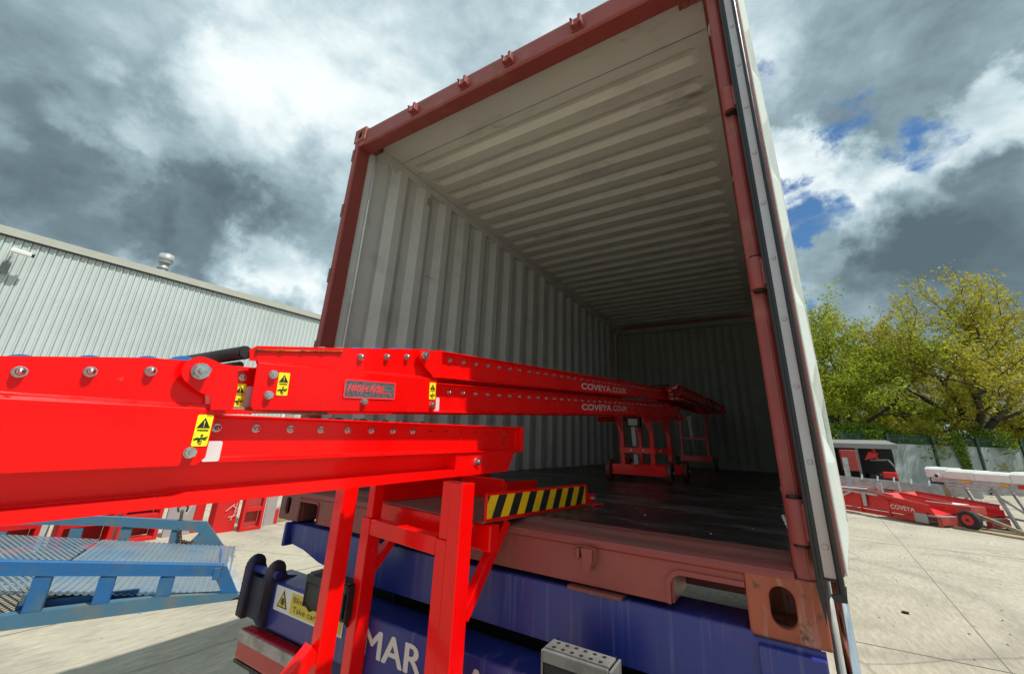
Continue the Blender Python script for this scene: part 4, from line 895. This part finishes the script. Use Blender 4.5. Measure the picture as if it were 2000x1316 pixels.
for s in (-2.4, -1.7, -1.0, -.32, .17, .72):
    mb = MB().fbox(FR, s, s + .12, .06, .36 - .12 * max(s, 0), OF + .01, OF + .065); mb.build('upright', 'rbluegrey', rp, bevel=.004)
mb = MB().prism(FR, [(-3, .0), (1.30, .0), (1.38, .02), (1.2, .10), (-3, .12)], OF, OF + .08); mb.build('far_bottom_rail', 'rbluegrey', rp, bevel=.005)
dh = lambda s: .245 - .135 * (s + .2)
# ribbed solid deck
pr = []; t = .02
while t < 1.50: pr += [(t, 0), (t + .03, 0), (t + .036, .010), (t + .05, .010), (t + .056, 0)]; t += .056
n = len(pr); mb = MB(); mb.add([FR.p(a, dh(a) + h, o) for o in (-.12, OF + .09) for a, h in pr], [(i, i + 1, n + i + 1, n + i) for i in range(n - 1)])
mb.fbox(FR, .02, .05, dh(.02) - .08, dh(.02) - .004, OF + .09, -.12)
mb.build('deck_plate', 'deck', rp)
mb = MB(); mb.add([FR.p(.55, dh(.55) - .045, -.115), FR.p(1.5, dh(1.5) - .02, -.115), FR.p(1.5, .01, -.115), FR.p(.55, .05, -.115)], [(0, 1, 2, 3)]); mb.fbox(FR, -.0, .8, .06, .15, -.20, -.16); mb.build('deck_support', 'rblue', rp)
mb = MB(); mb.add([FR.p(1.48, dh(1.48) + .012, -.02), FR.p(1.33, dh(1.33) + .012, OF + .06), FR.p(1.40, .012, OF + .02), FR.p(1.72, .012, .01)], [(0, 1, 2, 3)]); mb.build('tip_plate', 'rblue', rp)
mb = MB(); mb.bar(FR.p(1.68, .012, .05), FR.p(1.36, .012, OF - .10), .07, .012); mb.build('lip', 'galv', rp)
# expanded metal grating
mb = MB(); L0, L1, w0, w1 = -3.0, .0, .12, 2.32; d = .058
def strip(p, q):
    a = FR.p(p[0], dh(p[0]) + .004, -p[1]); b = FR.p(q[0], dh(q[0]) + .004, -q[1]); mb.bar(a, b, .021, .005)
k = L0 - (w1 - w0) * .6
while k < L1:
    for sg_ in (1, -1):
        A_ = (k, w0) if sg_ > 0 else (k + (w1 - w0) * .6, w0); B_ = (k + (w1 - w0) * .6, w1) if sg_ > 0 else (k, w1)
        lo, hi = 0.0, 1.0; dx = B_[0] - A_[0]
        for lim, side in ((L0, 1), (L1, -1)):
            t = (lim - A_[0]) / dx
            if (dx > 0) == (side > 0): lo = max(lo, t)
            else: hi = min(hi, t)
        if lo < hi: strip((A_[0] + dx * lo, A_[1] + (w1 - w0) * lo), (A_[0] + dx * hi, A_[1] + (w1 - w0) * hi))
    k += d
mb.build('deck_grating', 'deck', rp)
# chain
ch = MB(); A_ = FR.p(.80, .42, OF + .10); pts = []
P0, P1 = FR.p(.78, .50, OF + .02), FR.p(1.22, .24, OF - .08)
key = [P0, FR.p(.80, .30, OF + .06), FR.p(.86, .14, OF + .10), FR.p(.97, .10, OF + .08), FR.p(1.10, .15, OF + .0), P1]
tot = []
for i in range(len(key) - 1):
    for j in range(7): tot.append(key[i] * (1 - j / 7) + key[i + 1] * j / 7)
for i, p in enumerate(tot[:-1]):
    d_ = unit(tot[i + 1] - p); s_ = unit(np.cross(d_, (0.3, .2, 1))); s2 = np.cross(d_, s_); s_ = s_ if i % 2 else s2; L_ = np.linalg.norm(tot[i + 1] - p) * .72
    ring = [p + d_ * L_ * math.cos(t) + s_ * .020 * math.sin(t) for t in [2 * math.pi * k / 8 for k in range(9)]]
    ch.pipe(ring, .0075, 6)
tag(ch.build('chain', 'chain', loc=FR.p(1, 0, OF)), 'rusty chain looped over the end of the blue ramp', 'chain')
hk = thing('shackle', FR.p(.8, .48, OF), 'dark shackle with a white tag where the chain leaves the ramp', 'shackle')
MB().pipe([FR.p(.74, .50, OF + .03), FR.p(.72, .56, OF + .03), FR.p(.78, .60, OF + .03), FR.p(.84, .56, OF + .03), FR.p(.83, .50, OF + .03)], .012, 8).build('shackle_bow', 'black', hk)
MB().bar(FR.p(.84, .47, OF + .05), FR.p(.88, .58, OF + .05), .03, .006).build('tag', 'whitepaint', hk)

# ---------------------------------------------------------------- things by the fence on the right
# red hopper conveyors lying in a row
E1 = unit((.681, -.732, 0))
def hopper_conveyor(o, ln_, name_lab, text):
    F = Fr(o, E1, (0, 0, 1), unit((-.732 * 1.0, -.681, 0)))
    t = thing('hopper_conveyor', F.p(ln_ / 2, 0, -.4), name_lab, 'conveyor', 'red hopper conveyors by the fence')
    mb = MB(); tp = lambda s: .60 - .035 * s
    mb.fbox(F, -3.2, ln_ - .25, .20, .45, -.03, 0); mb.fbox(F, -3.2, ln_ - .45, .05, .16, -.05, -.02); mb.fbox(F, -3.2, ln_, .20, .45, -.66, -.63)
    mb.prism(F, [(-3.2, .45), (1.25, .45), (1.25, .62), (-3.2, .62)], -.05, -.02)
    for s in (-2.4, -1.5, -.6, .3, 1.08): mb.fbox(F, s, s + .05, .05, .46, -.02, .015)
    mb.build('side_frame', 'red_side', t, bevel=.004)
    hp = MB(); hp.add([F.p(.9, .62, .10), F.p(ln_ - .1, .48, .06), F.p(ln_ - .05, .25, -.02), F.p(1.1, .45, -.02), F.p(.9, .66, -.74), F.p(ln_ - .1, .54, -.72), F.p(ln_ - .05, .30, -.62), F.p(1.1, .48, -.62)],
                    [(0, 1, 2, 3), (4, 7, 6, 5), (0, 3, 7, 4), (3, 2, 6, 7)]); hp.build('hopper', 'red_side', t)
    hp = MB(); hp.bar(F.p(.9, .62, .10), F.p(ln_ - .1, .485, .06), .05, .03); hp.bar(F.p(.9, .66, -.74), F.p(ln_ - .1, .545, -.72), .05, .03); hp.bar(F.p(-3.2, .63, -.0), F.p(1.2, .63, -.0), .05, .03); hp.build('hopper_rim', 'dullred', t)
    tb = MB(); tb.fbox(F, ln_ - .42, ln_ + .05, .22, .26, -.62, .0); tb.build('tail_cover', 'board', t); tb = MB(); tb.fbox(F, ln_ + .051, ln_ + .08, .06, .24, -.62, .0); tb.build('tail_plate', 'dullred', t)
    for o_ in (-.6, -.02):
        tb = MB(); tb.fbox(F, ln_ - .02, ln_ + .05, .0, .2, o_ - .03, o_ + .03); tb.build('foot', 'dullred', t)
    tb = MB(); tb.fbox(F, ln_ - .52, ln_ - .22, .04, .27, .002, .04); tb.build('bearing_cover', 'board', t, bevel=.01)
    if text:
        b = MB(); put_text(b, F, text, 1.16, .28, .11, .006, width=.60, bold=.01, skew=0); b.build('lettering', 'letter', t)
    g = MB(); g.bar(F.p(-1.6, .64, -.02), F.p(.9, .58, .02), .05, .05); g.bar(F.p(.15, .60, .05), F.p(-.5, .22, .25), .04, .04); g.fbox(F, .45, .55, .25, .62, .03, .06); g.build('folding_leg', 'galv', t)
    g = MB(); g.bar(F.p(.2, .62, -.3), F.p(.7, .82, -.3), .04, .04); g.fbox(F, .68, .80, .62, .9, -.33, -.27); g.bar(F.p(-1.0, .64, -.35), F.p(.4, .70, -.35), .25, .02); g.build('galvanised_arm', 'galv', t)
    return t
hopper_conveyor(V(2.878, 15.32, GZ), 2.25, 'front red hopper conveyor with white lettering, nearest the open yard', 'COVEYA')
hopper_conveyor(V(3.45, 16.35, GZ), 2.9, 'rear red hopper conveyor behind the lettered one', None)
# towable frame with wheel
ax = thing('towable_frame', (5.0, 13.9, GZ), 'dull red towable frame with a black red-hubbed wheel on a plank', 'trailer frame')
F = Fr((4.60, 14.25, GZ), E1, (0, 0, 1), unit((-.732, -.681, 0)))
MB().fbox(F, -.35, .62, .34, .52, -.60, -.1).build('body', 'dullred', ax, bevel=.01); MB().fbox(F, -.36, .30, .521, .535, -.58, -.12).build('top_sheet', 'whitepaint', ax)
cw = V(4.98, 13.66, GZ + .235); wn_ = F.n
w = MB().tube(cw - wn_ * .08, cw + wn_ * .08, .21, 30); wo = w.build('wheel', 'tyre', ax, bevel=.03, seg=3)
h = MB().tube(cw - wn_ * .085, cw + wn_ * .086, .115, 24); h.tube(cw, cw + wn_ * .11, .03, 12, m=1); h.build('wheel_hub', ['red_side', 'black'], wo)
MB().bar(cw, cw - wn_ * .9, .05, .05).build('axle', 'roofm', ax)
MB().bar(F.p(.55, .35, -.3), F.p(1.55, .05, -.2), .05, .07).build('draw_bar', 'wood', ax)
tag(MB().bar(V(4.45, 14.2, GZ + .022), V(5.65, 12.9, GZ + .022), .22, .04).build('timber_plank', 'wood', loc=(5, 13.5, GZ)), 'brown plank on the ground under the towable frame wheel', 'plank', 'planks on the ground')
tag(MB().bar(V(4.9, 14.6, GZ + .02), V(6.3, 13.3, GZ + .02), .2, .035).build('timber_plank', 'wood', loc=(5.6, 14, GZ)), 'pale plank on the ground behind the wheel', 'plank', 'planks on the ground')
# white covered conveyor on grey legs
A_, B_ = V(4.95, 16.2, -.03), V(6.55, 13.6, -.03); e_ = unit(B_ - A_); F = Fr(A_, e_, (0, 0, 1), unit((e_[1], -e_[0], 0)))
if F.n[1] > 0: F.n = -F.n
cv = thing('covered_conveyor', (6, 15, GZ), 'long white hooded conveyor on galvanised legs in front of the fence', 'conveyor')
mb = MB(); L_ = 4.2
for i, (a, b, dz) in enumerate(((.0, .62, .03), (.63, 1.35, .0), (1.36, 2.2, -.01), (2.21, L_, .02))):
    m1 = MB(); m1.prism(Fr(F.o, F.n, F.u, F.e), [(.0, -.22), (.02, -.03 + dz), (-.05, .03 + dz), (-.42, .04 + dz), (-.50, -.03 + dz), (-.50, -.22)], a, b); m1.build('hood_panel', 'whitepaint', cv, bevel=.006)
m1 = MB(); m1.fbox(F, .1, L_, -.34, -.225, -.48, -.01); m1.fbox(F, .5, L_, -.42, -.35, -.03, .03); m1.fbox(F, .5, L_, -.48, -.44, -.03, .03); m1.build('side_frame', 'galv', cv, bevel=.004)
for i, a in enumerate((1.0, 1.9)):
    m1 = MB(); m1.fbox(F, a, a + .22, -.30, -.24, .0, .012); m1.build('warning_sticker', 'orange', cv)
m1 = MB(); m1.fbox(F, 2.3, 2.6, -.33, -.24, .0, .012); m1.build('red_sticker', 'red_side', cv)
m1 = MB(); c = F.p(.42, -.17, .0); m1.tube(c - F.n * .2, c + F.n * .12, .07, 18); m1.tube(c + F.n * .12, c + F.n * .14, .045, 14, m=1); m1.build('drive_motor', ['whitepaint', 'black'], cv)
m1 = MB(); m1.fbox(F, .02, .42, -.40, -.225, -.4, -.05); m1.build('drive_guard', 'clothblue', cv)
for a in (.55, 1.7, 2.6, 3.4):
    for o_ in (.0, -.45):
        m1 = MB(); m1.bar(F.p(a, -.34, o_), F.p(a + .35, GZ + .03, o_ * 1.1), .06, .06); m1.build('leg', 'galv', cv)
m1 = MB(); m1.bar(F.p(1.7, -.5, .02), F.p(2.9, GZ + .05, .02), .04, .04); m1.bar(F.p(2.6, -.5, .02), F.p(3.7, GZ + .05, .02), .04, .04); m1.bar(F.p(1.2, GZ + .35, -.2), F.p(3.6, GZ + .15, -.1), .05, .05); m1.build('leg_brace', 'galv', cv)
# long galvanised ladder frame behind
lf = thing('ladder_frame', (5, 17.5, GZ), 'long galvanised conveyor frame lying in front of the fence', 'frame')
A_, B_ = V(2.6, 18.1, -.60), V(6.2, 16.9, -.72); e_ = unit(B_ - A_); F = Fr(A_, e_, (0, 0, 1), V(e_[1], -e_[0], 0)); L_ = np.linalg.norm(B_ - A_)
for o_ in (.0, -.5): MB().fbox(F, 0, L_, -.10, .16, o_ - .03, o_).build('side_rail', 'galv', lf)
for i in range(9): MB().bar(F.p(.2 + i * .42, .12, .02), F.p(.2 + i * .42, .28, -.1), .04, .04).build('prop', 'galv', lf)
for a in (.4, L_ - .4): MB().fbox(F, a, a + .08, GZ + .60, -.10, -.4, -.3).build('trestle', 'wood', lf)
tag(MB().box(5.35, 5.47, 16.6, 16.7, GZ, -.35).build('timber_post', 'wood', loc=(5.4, 16.65, GZ)), 'brown timber post standing under the white hooded conveyor', 'post')
tag(MB().box(2.96, 3.10, 16.0, 16.05, GZ, .20).build('steel_plate', 'galv', loc=(3, 16, GZ)), 'upright grey galvanised plate beside the open door', 'plate')
tag(MB().box(2.3, 3.3, 14.9, 15.0, GZ + .70, GZ + .73).build('white_sheet', 'whitepaint', loc=(2.8, 15, GZ)), 'white sheet resting on the red conveyor by the door edge', 'sheet')
# dark shelter with red machine inside
sh = thing('open_shelter', (4.6, 23.5, GZ), 'low open shelter with grey roof and dark inside at the end of the fence', 'shelter')
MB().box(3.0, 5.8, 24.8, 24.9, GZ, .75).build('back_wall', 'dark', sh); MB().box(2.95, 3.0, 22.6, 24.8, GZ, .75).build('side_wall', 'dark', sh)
mb = MB(); mb.add([V(2.8, 22.4, .78), V(5.7, 22.9, .80), V(5.7, 25.0, 1.02), V(2.8, 25.0, 1.00), V(2.8, 22.4, .58), V(5.7, 22.9, .60)], [(0, 1, 2, 3), (0, 4, 5, 1)]); mb.build('roof', 'roofm', sh)
mb = MB(); mb.box(4.18, 4.27, 22.7, 22.8, GZ, .6); mb.build('post', 'roofm', sh)
mb = MB(); mb.box(3.05, 4.15, 22.9, 24.7, GZ, -.9); mb.build('bench', 'black', sh)
mc = thing('red_machine', (4.9, 23.6, GZ), 'red and black machine parked inside the dark shelter', 'machine')
MB().box(4.55, 5.4, 23.4, 24.2, GZ + .4, GZ + .9).build('engine', 'black', mc, bevel=.1)
MB().box(5.0, 5.5, 23.1, 23.3, GZ + .75, GZ + 1.0).build('bonnet', 'red_side', mc, bevel=.04)
mb = MB(); mb.prism(Fr((4.5, 23.3, GZ), (1, 0, 0), (0, 0, 1), (0, -1, 0)), [(.0, 1.45), (.35, 1.55), (.55, 1.75), (.2, 1.8)], 0, .1); mb.bar(V(4.9, 23.5, GZ + 2.0), V(5.0, 23.5, GZ + 1.5), .1, .1); mb.build('boom', 'red_side', mc)
mb = MB(); mb.pipe([V(4.7, 23.2, GZ + 1.45), V(5.3, 23.2, GZ + 1.5), V(5.5, 23.2, GZ + 1.2), V(5.5, 23.2, GZ + .6)], .035, 8); mb.build('roll_bar', 'roofm', mc)
tag(MB().box(3.55, 4.1, 22.0, 22.5, -.35, .50).build('red_cabinet', 'dullred', loc=(3.8, 22.2, GZ), bevel=.03), 'red cabinet at the left end of the shelter', 'cabinet')
bm_ = thing('stacked_machines', (3.6, 21.0, GZ), 'low red machine parts heaped before the shelter', 'machine parts')
for i in range(5):
    x = 3.1 + i * .45; MB().box(x, x + .4, 20.6 + .1 * i, 21.2, GZ + .05, GZ + .45 + .08 * (i % 2)).build('part_block', 'red_side' if i % 2 == 0 else 'black', bm_, bevel=.03)

# fence
FA, FE = V(3.6, 25.35, GZ), V(16.5, 34.0, GZ); fe = unit(FE - FA); F = Fr(FA, fe, (0, 0, 1), unit((fe[1], -fe[0], 0))); L_ = np.linalg.norm(FE - FA)
fc = thing('yard_fence', FA + fe * 6, 'grey panel fence with dark green posts and palisade top', 'fence')
i = 0; s_ = .6
while s_ < L_ - 2.0:
    MB().fbox(F, s_ + .06, s_ + 2.34, 0, 2.28, -.03, 0).build('panel', 'fencepanel', fc)
    MB().fbox(F, s_ - .05, s_ + .05, 0, 2.75, -.02, .08).build('post', 'fencegreen', fc)
    pm = MB(); k = .12
    while k < 2.3: pm.bar(F.p(s_ + k, 2.24, -.05), F.p(s_ + k, 2.72, -.05), .045, .012); k += .13
    pm.fbox(F, s_ + .05, s_ + 2.35, 2.52, 2.56, -.075, -.06); pm.build('palisade', 'fencegreen', fc); s_ += 2.4

# ---------------------------------------------------------------- trees and greenery
def quads_object(name, centers, sizes, mats, parent=None, loc=(0, 0, 0), mi=None, lie=.5):
    n = len(centers); rs = np.random.RandomState(n)
    a = rs.normal(size=(n, 3)); a /= np.linalg.norm(a, axis=1)[:, None]; b = rs.normal(size=(n, 3)); b -= (a * b).sum(1)[:, None] * a; b /= np.linalg.norm(b, axis=1)[:, None]
    sz = np.array(sizes)[:, None]; c = np.array(centers) - np.array(loc)
    P = np.stack([c - a * sz, c + b * sz * .45, c + a * sz, c - b * sz * .45], 1).reshape(-1, 3)
    me = bpy.data.meshes.new(name); me.vertices.add(4 * n); me.vertices.foreach_set('co', P.ravel().astype(np.float32))
    me.loops.add(4 * n); me.loops.foreach_set('vertex_index', np.arange(4 * n, dtype=np.int32)); me.polygons.add(n)
    me.polygons.foreach_set('loop_start', np.arange(0, 4 * n, 4, dtype=np.int32)); me.polygons.foreach_set('loop_total', np.full(n, 4, dtype=np.int32))
    for m_ in mats: me.materials.append(M[m_])
    if mi is not None: me.polygons.foreach_set('material_index', np.array(mi, dtype=np.int32))
    me.update(calc_edges=True); o = bpy.data.objects.new(name, me); COL.objects.link(o)
    if parent is not None: o.parent = parent
    else: o.location = loc
    return o
def tree(base, height, spread, label, mats, seed, leaves=9000, leafsize=.13, levels=5, trunk_h=.22, cat='tree', group='trees beyond the fence', density=1.0, name='tree', twig_bare=.0, r0=None, clump=.016):
    rs = np.random.RandomState(seed); base = np.array(base, float)
    t = thing(name, base, label, cat, group); tips = []; mb = MB()
    def grow(p, d, L, r, lev):
        n = 3; q = p
        for i in range(n):
            d = unit(d + rs.normal(size=3) * .20 + V(0, 0, .06)); q2 = q + d * L / n; r2 = r * (1 - .10)
            mb.tube(q, q2, r, 7 if lev < 2 else 4, r2=r2, cap=False); q = q2; r = r2
            if lev >= 3: tips.append((q, lev))
            if lev >= 1 and lev < levels and i < 2 and rs.rand() < .75:
                dd = unit(d + rs.normal(size=3) * .75); grow(q, dd, L * .62, r * .5, lev + 1)
        if lev < levels:
            for k in range(2 if lev > 0 else 4):
                ph = 2 * math.pi * (k + rs.rand() * .6) / (2 if lev > 0 else 4)
                side = V(math.cos(ph), math.sin(ph), 0); dd = unit(d * .75 + side * (.85 if lev == 0 else .65) * spread + V(0, 0, .12)); grow(q, dd, L * (.78 if lev > 0 else 1.15), r * .66, lev + 1)
    grow(base, V(0.03, 0, 1), height * trunk_h, r0 or height * .028, 0)
    mb.build('trunk', 'bark', t)
    pts = np.array([p for p, l in tips]); k = rs.randint(0, len(pts), leaves)
    cen = pts[k] + rs.normal(size=(leaves, 3)) * height * clump
    quads_object('crown', cen - base, leafsize * (.6 + .8 * rs.rand(leaves)), mats, t, mi=(rs.rand(leaves) * len(mats)).astype(int) if len(mats) > 1 else None)
    return t
def blob_plant(base, size, label, mats, seed, n, leafsize, cat='bush', name='bush', group=None, lumps=9):
    rs = np.random.RandomState(seed); base = np.array(base, float); t = thing(name, base, label, cat, group); size = np.array(size, float); mb = MB(); cen = []
    for i in range(lumps):
        c = base + V(*(rs.uniform(-.8, .8, 3))) * size * V(.5, .5, .5) + V(0, 0, size[2] * .5); r = (.22 + .16 * rs.rand()) * size.min()
        mb.pipe([base + V(rs.uniform(-.1, .1), rs.uniform(-.1, .1), 0), (base + c) / 2 + rs.normal(size=3) * .05 * size, c], .02 * size[2] / 2, 5)
        m_ = n // lumps; d = rs.normal(size=(m_, 3)); d /= np.linalg.norm(d, axis=1)[:, None]; cen.append(c + d * (r * rs.rand(m_, 1) ** .45) * V(1.2, 1.2, 1))
    mb.build('stem', 'bark', t); cen = np.concatenate(cen); cen[:, 2] = np.maximum(cen[:, 2], base[2] + .03)
    quads_object('foliage', cen - base, leafsize * (.6 + .8 * rs.rand(len(cen))), mats, t, mi=(rs.rand(len(cen)) * len(mats)).astype(int)); return t
tree((11.3, 33.0, GZ), 14.9, 1.2, 'tall spreading oak with dark limbs showing through thin olive leaves', ['leafA', 'leafC'], 11, leaves=30000, leafsize=.095, levels=5, trunk_h=.20, r0=.44, clump=.012)
tree((5.2, 31.5, GZ), 13.6, 1.0, 'dense leafy tree just right of the open container door', ['leafA', 'leafB'], 5, leaves=34000, leafsize=.095, trunk_h=.20, r0=.24)
tree((1.6, 33.0, GZ), 12.5, 1.0, 'tree seen between the red post and the open door', ['leafA', 'leafB'], 8, leaves=16000, leafsize=.11, trunk_h=.20)
tree((16.4, 36.0, GZ), 12.0, 1.0, 'bronze green tree at the right edge of the view', ['leafC', 'leafA'], 21, leaves=24000, leafsize=.10, trunk_h=.2)
tree((8.0, 38.5, GZ), 9.5, 1.1, 'green tree further back between the tall oak and the dense tree', ['leafB', 'leafA'], 31, leaves=26000, leafsize=.11, trunk_h=.18)
for i, (x, y, sx_, sz, lab) in enumerate(((4.9, 28.5, 3.4, 3.2, 'dark leafy bush over the shelter roof'), (7.4, 29.6, 3.4, 3.3, 'bush behind the left part of the fence'), (10.2, 31.2, 3.6, 3.4, 'bush at the foot of the tall oak'), (13.0, 32.6, 3.8, 4.2, 'bright green bush behind the right part of the fence'), (16.0, 35.0, 4, 4.2, 'bush furthest right behind the fence'), (1.5, 30, 4, 3, 'bush glimpsed through the gap by the door hinge'))):
    blob_plant((x, y, GZ), (sx_, 2.5, sz), lab, ['leafB', 'ivy'] if i < 3 else ['leafB', 'leafA'], 40 + i, 9000, .085, group='bushes behind the fence', lumps=16)
def hanging_ivy(s, w, h0, h1, label, seed, n):
    rs = np.random.RandomState(seed); t = thing('ivy', F.p(s, 2.3, .1), label, 'ivy', 'ivy on the fence'); cen = []
    for i in range(n):
        u = rs.rand(); cen.append(F.p(s + (rs.rand() - .5) * w * (1 - .6 * u) + .25 * u, h1 + (h0 - h1) * u, .06 + .12 * rs.rand()))
    cen = np.array(cen); base = F.p(s, 2.3, .1); MB().pipe([F.p(s, h1, .05), F.p(s + .1, (h0 + h1) / 2, .08), F.p(s + .25, h0, .06)], .012, 5).build('stem', 'bark', t)
    quads_object('foliage', cen - base, .07 * (.6 + .8 * rs.rand(n)), ['ivy', 'leafB'], t, mi=(rs.rand(n) * 2).astype(int))
hanging_ivy(6.6, .9, 1.0, 2.9, 'narrow ivy trail hanging down the fence behind the white conveyor', 3, 900)
hanging_ivy(2.2, 1.1, 1.6, 2.9, 'ivy spilling over the fence beside the dark shelter', 4, 900)
# parked car glimpsed in the gap
pc = thing('parked_van', (1.9, 20.5, GZ), 'dark blue parked vehicle glimpsed in the gap beside the red post', 'vehicle')
MB().box(1.0, 2.75, 19.5, 23.5, GZ + .35, GZ + 1.0).build('body', 'clothblue', pc, bevel=.12, seg=3)
mb = MB(); P = [(19.9, GZ + 1.0), (20.4, GZ + 1.6), (22.6, GZ + 1.65), (23.3, GZ + 1.0)]; mb.add([(x, y, z) for x in (1.1, 2.65) for y, z in P], [(0, 1, 2, 3), (7, 6, 5, 4), (0, 4, 5, 1), (1, 5, 6, 2), (2, 6, 7, 3)]); mb.build('cab', 'black', pc, bevel=.05)
for x in (1.05, 2.7):
    for y in (20.2, 22.8): MB().tube((x - .1, y, GZ + .33), (x + .1, y, GZ + .33), .33, 24).build('wheel', 'tyre', pc, bevel=.03)
for o in bpy.data.objects:
    if o.type == 'MESH' and o.name.startswith('trunk'): 
        pass

# loose grit on the slab and crumbs on the container floor
def grit(name, pts, size, m, label, cat):
    rs = np.random.RandomState(len(pts)); mb = MB()
    for p in pts:
        k = size * (.4 + rs.rand() * 1.2); d = rs.normal(size=(6, 3)) * k * V(1, 1, .45) * .5; c = V(*p) + V(0, 0, k * .3)
        vs = [c + V(k, 0, 0) + d[0] * .4, c - V(k, 0, 0) + d[1] * .4, c + V(0, k, 0) + d[2] * .4, c - V(0, k, 0) + d[3] * .4, c + V(0, 0, k * .5), c - V(0, 0, k * .3)]
        mb.add(vs, [(0, 2, 4), (2, 1, 4), (1, 3, 4), (3, 0, 4), (2, 0, 5), (1, 2, 5), (3, 1, 5), (0, 3, 5)])
    o = mb.build(name, m); tag(o, label, cat, kind='stuff')
rs_ = np.random.RandomState(3)
grit('grit', [(rs_.uniform(-8, 9), rs_.uniform(-1, 15), GZ) for _ in range(900)], .010, 'joint', 'small dark grit scattered over the concrete yard', 'grit')
grit('crumbs', [(rs_.uniform(-1.1, 1.1), .14 + rs_.rand() ** 2 * 2.5, 0) for _ in range(60)], .0028, 'letter', 'pale crumbs on the black container floor near the sill', 'crumbs')
tag(MB().prism(Fr((2.14, 5.29, GZ), (1, 0, 0), (0, 1, 0), (0, 0, 1)), [(-.03, 0), (-.01, .02), (.03, .012), (.025, -.012), (-.01, -.02)], .001, .018).build('stone', 'dark', loc=(2.14, 5.29, GZ), bevel=.008), 'dark stone lying alone on the open concrete to the right', 'stone')
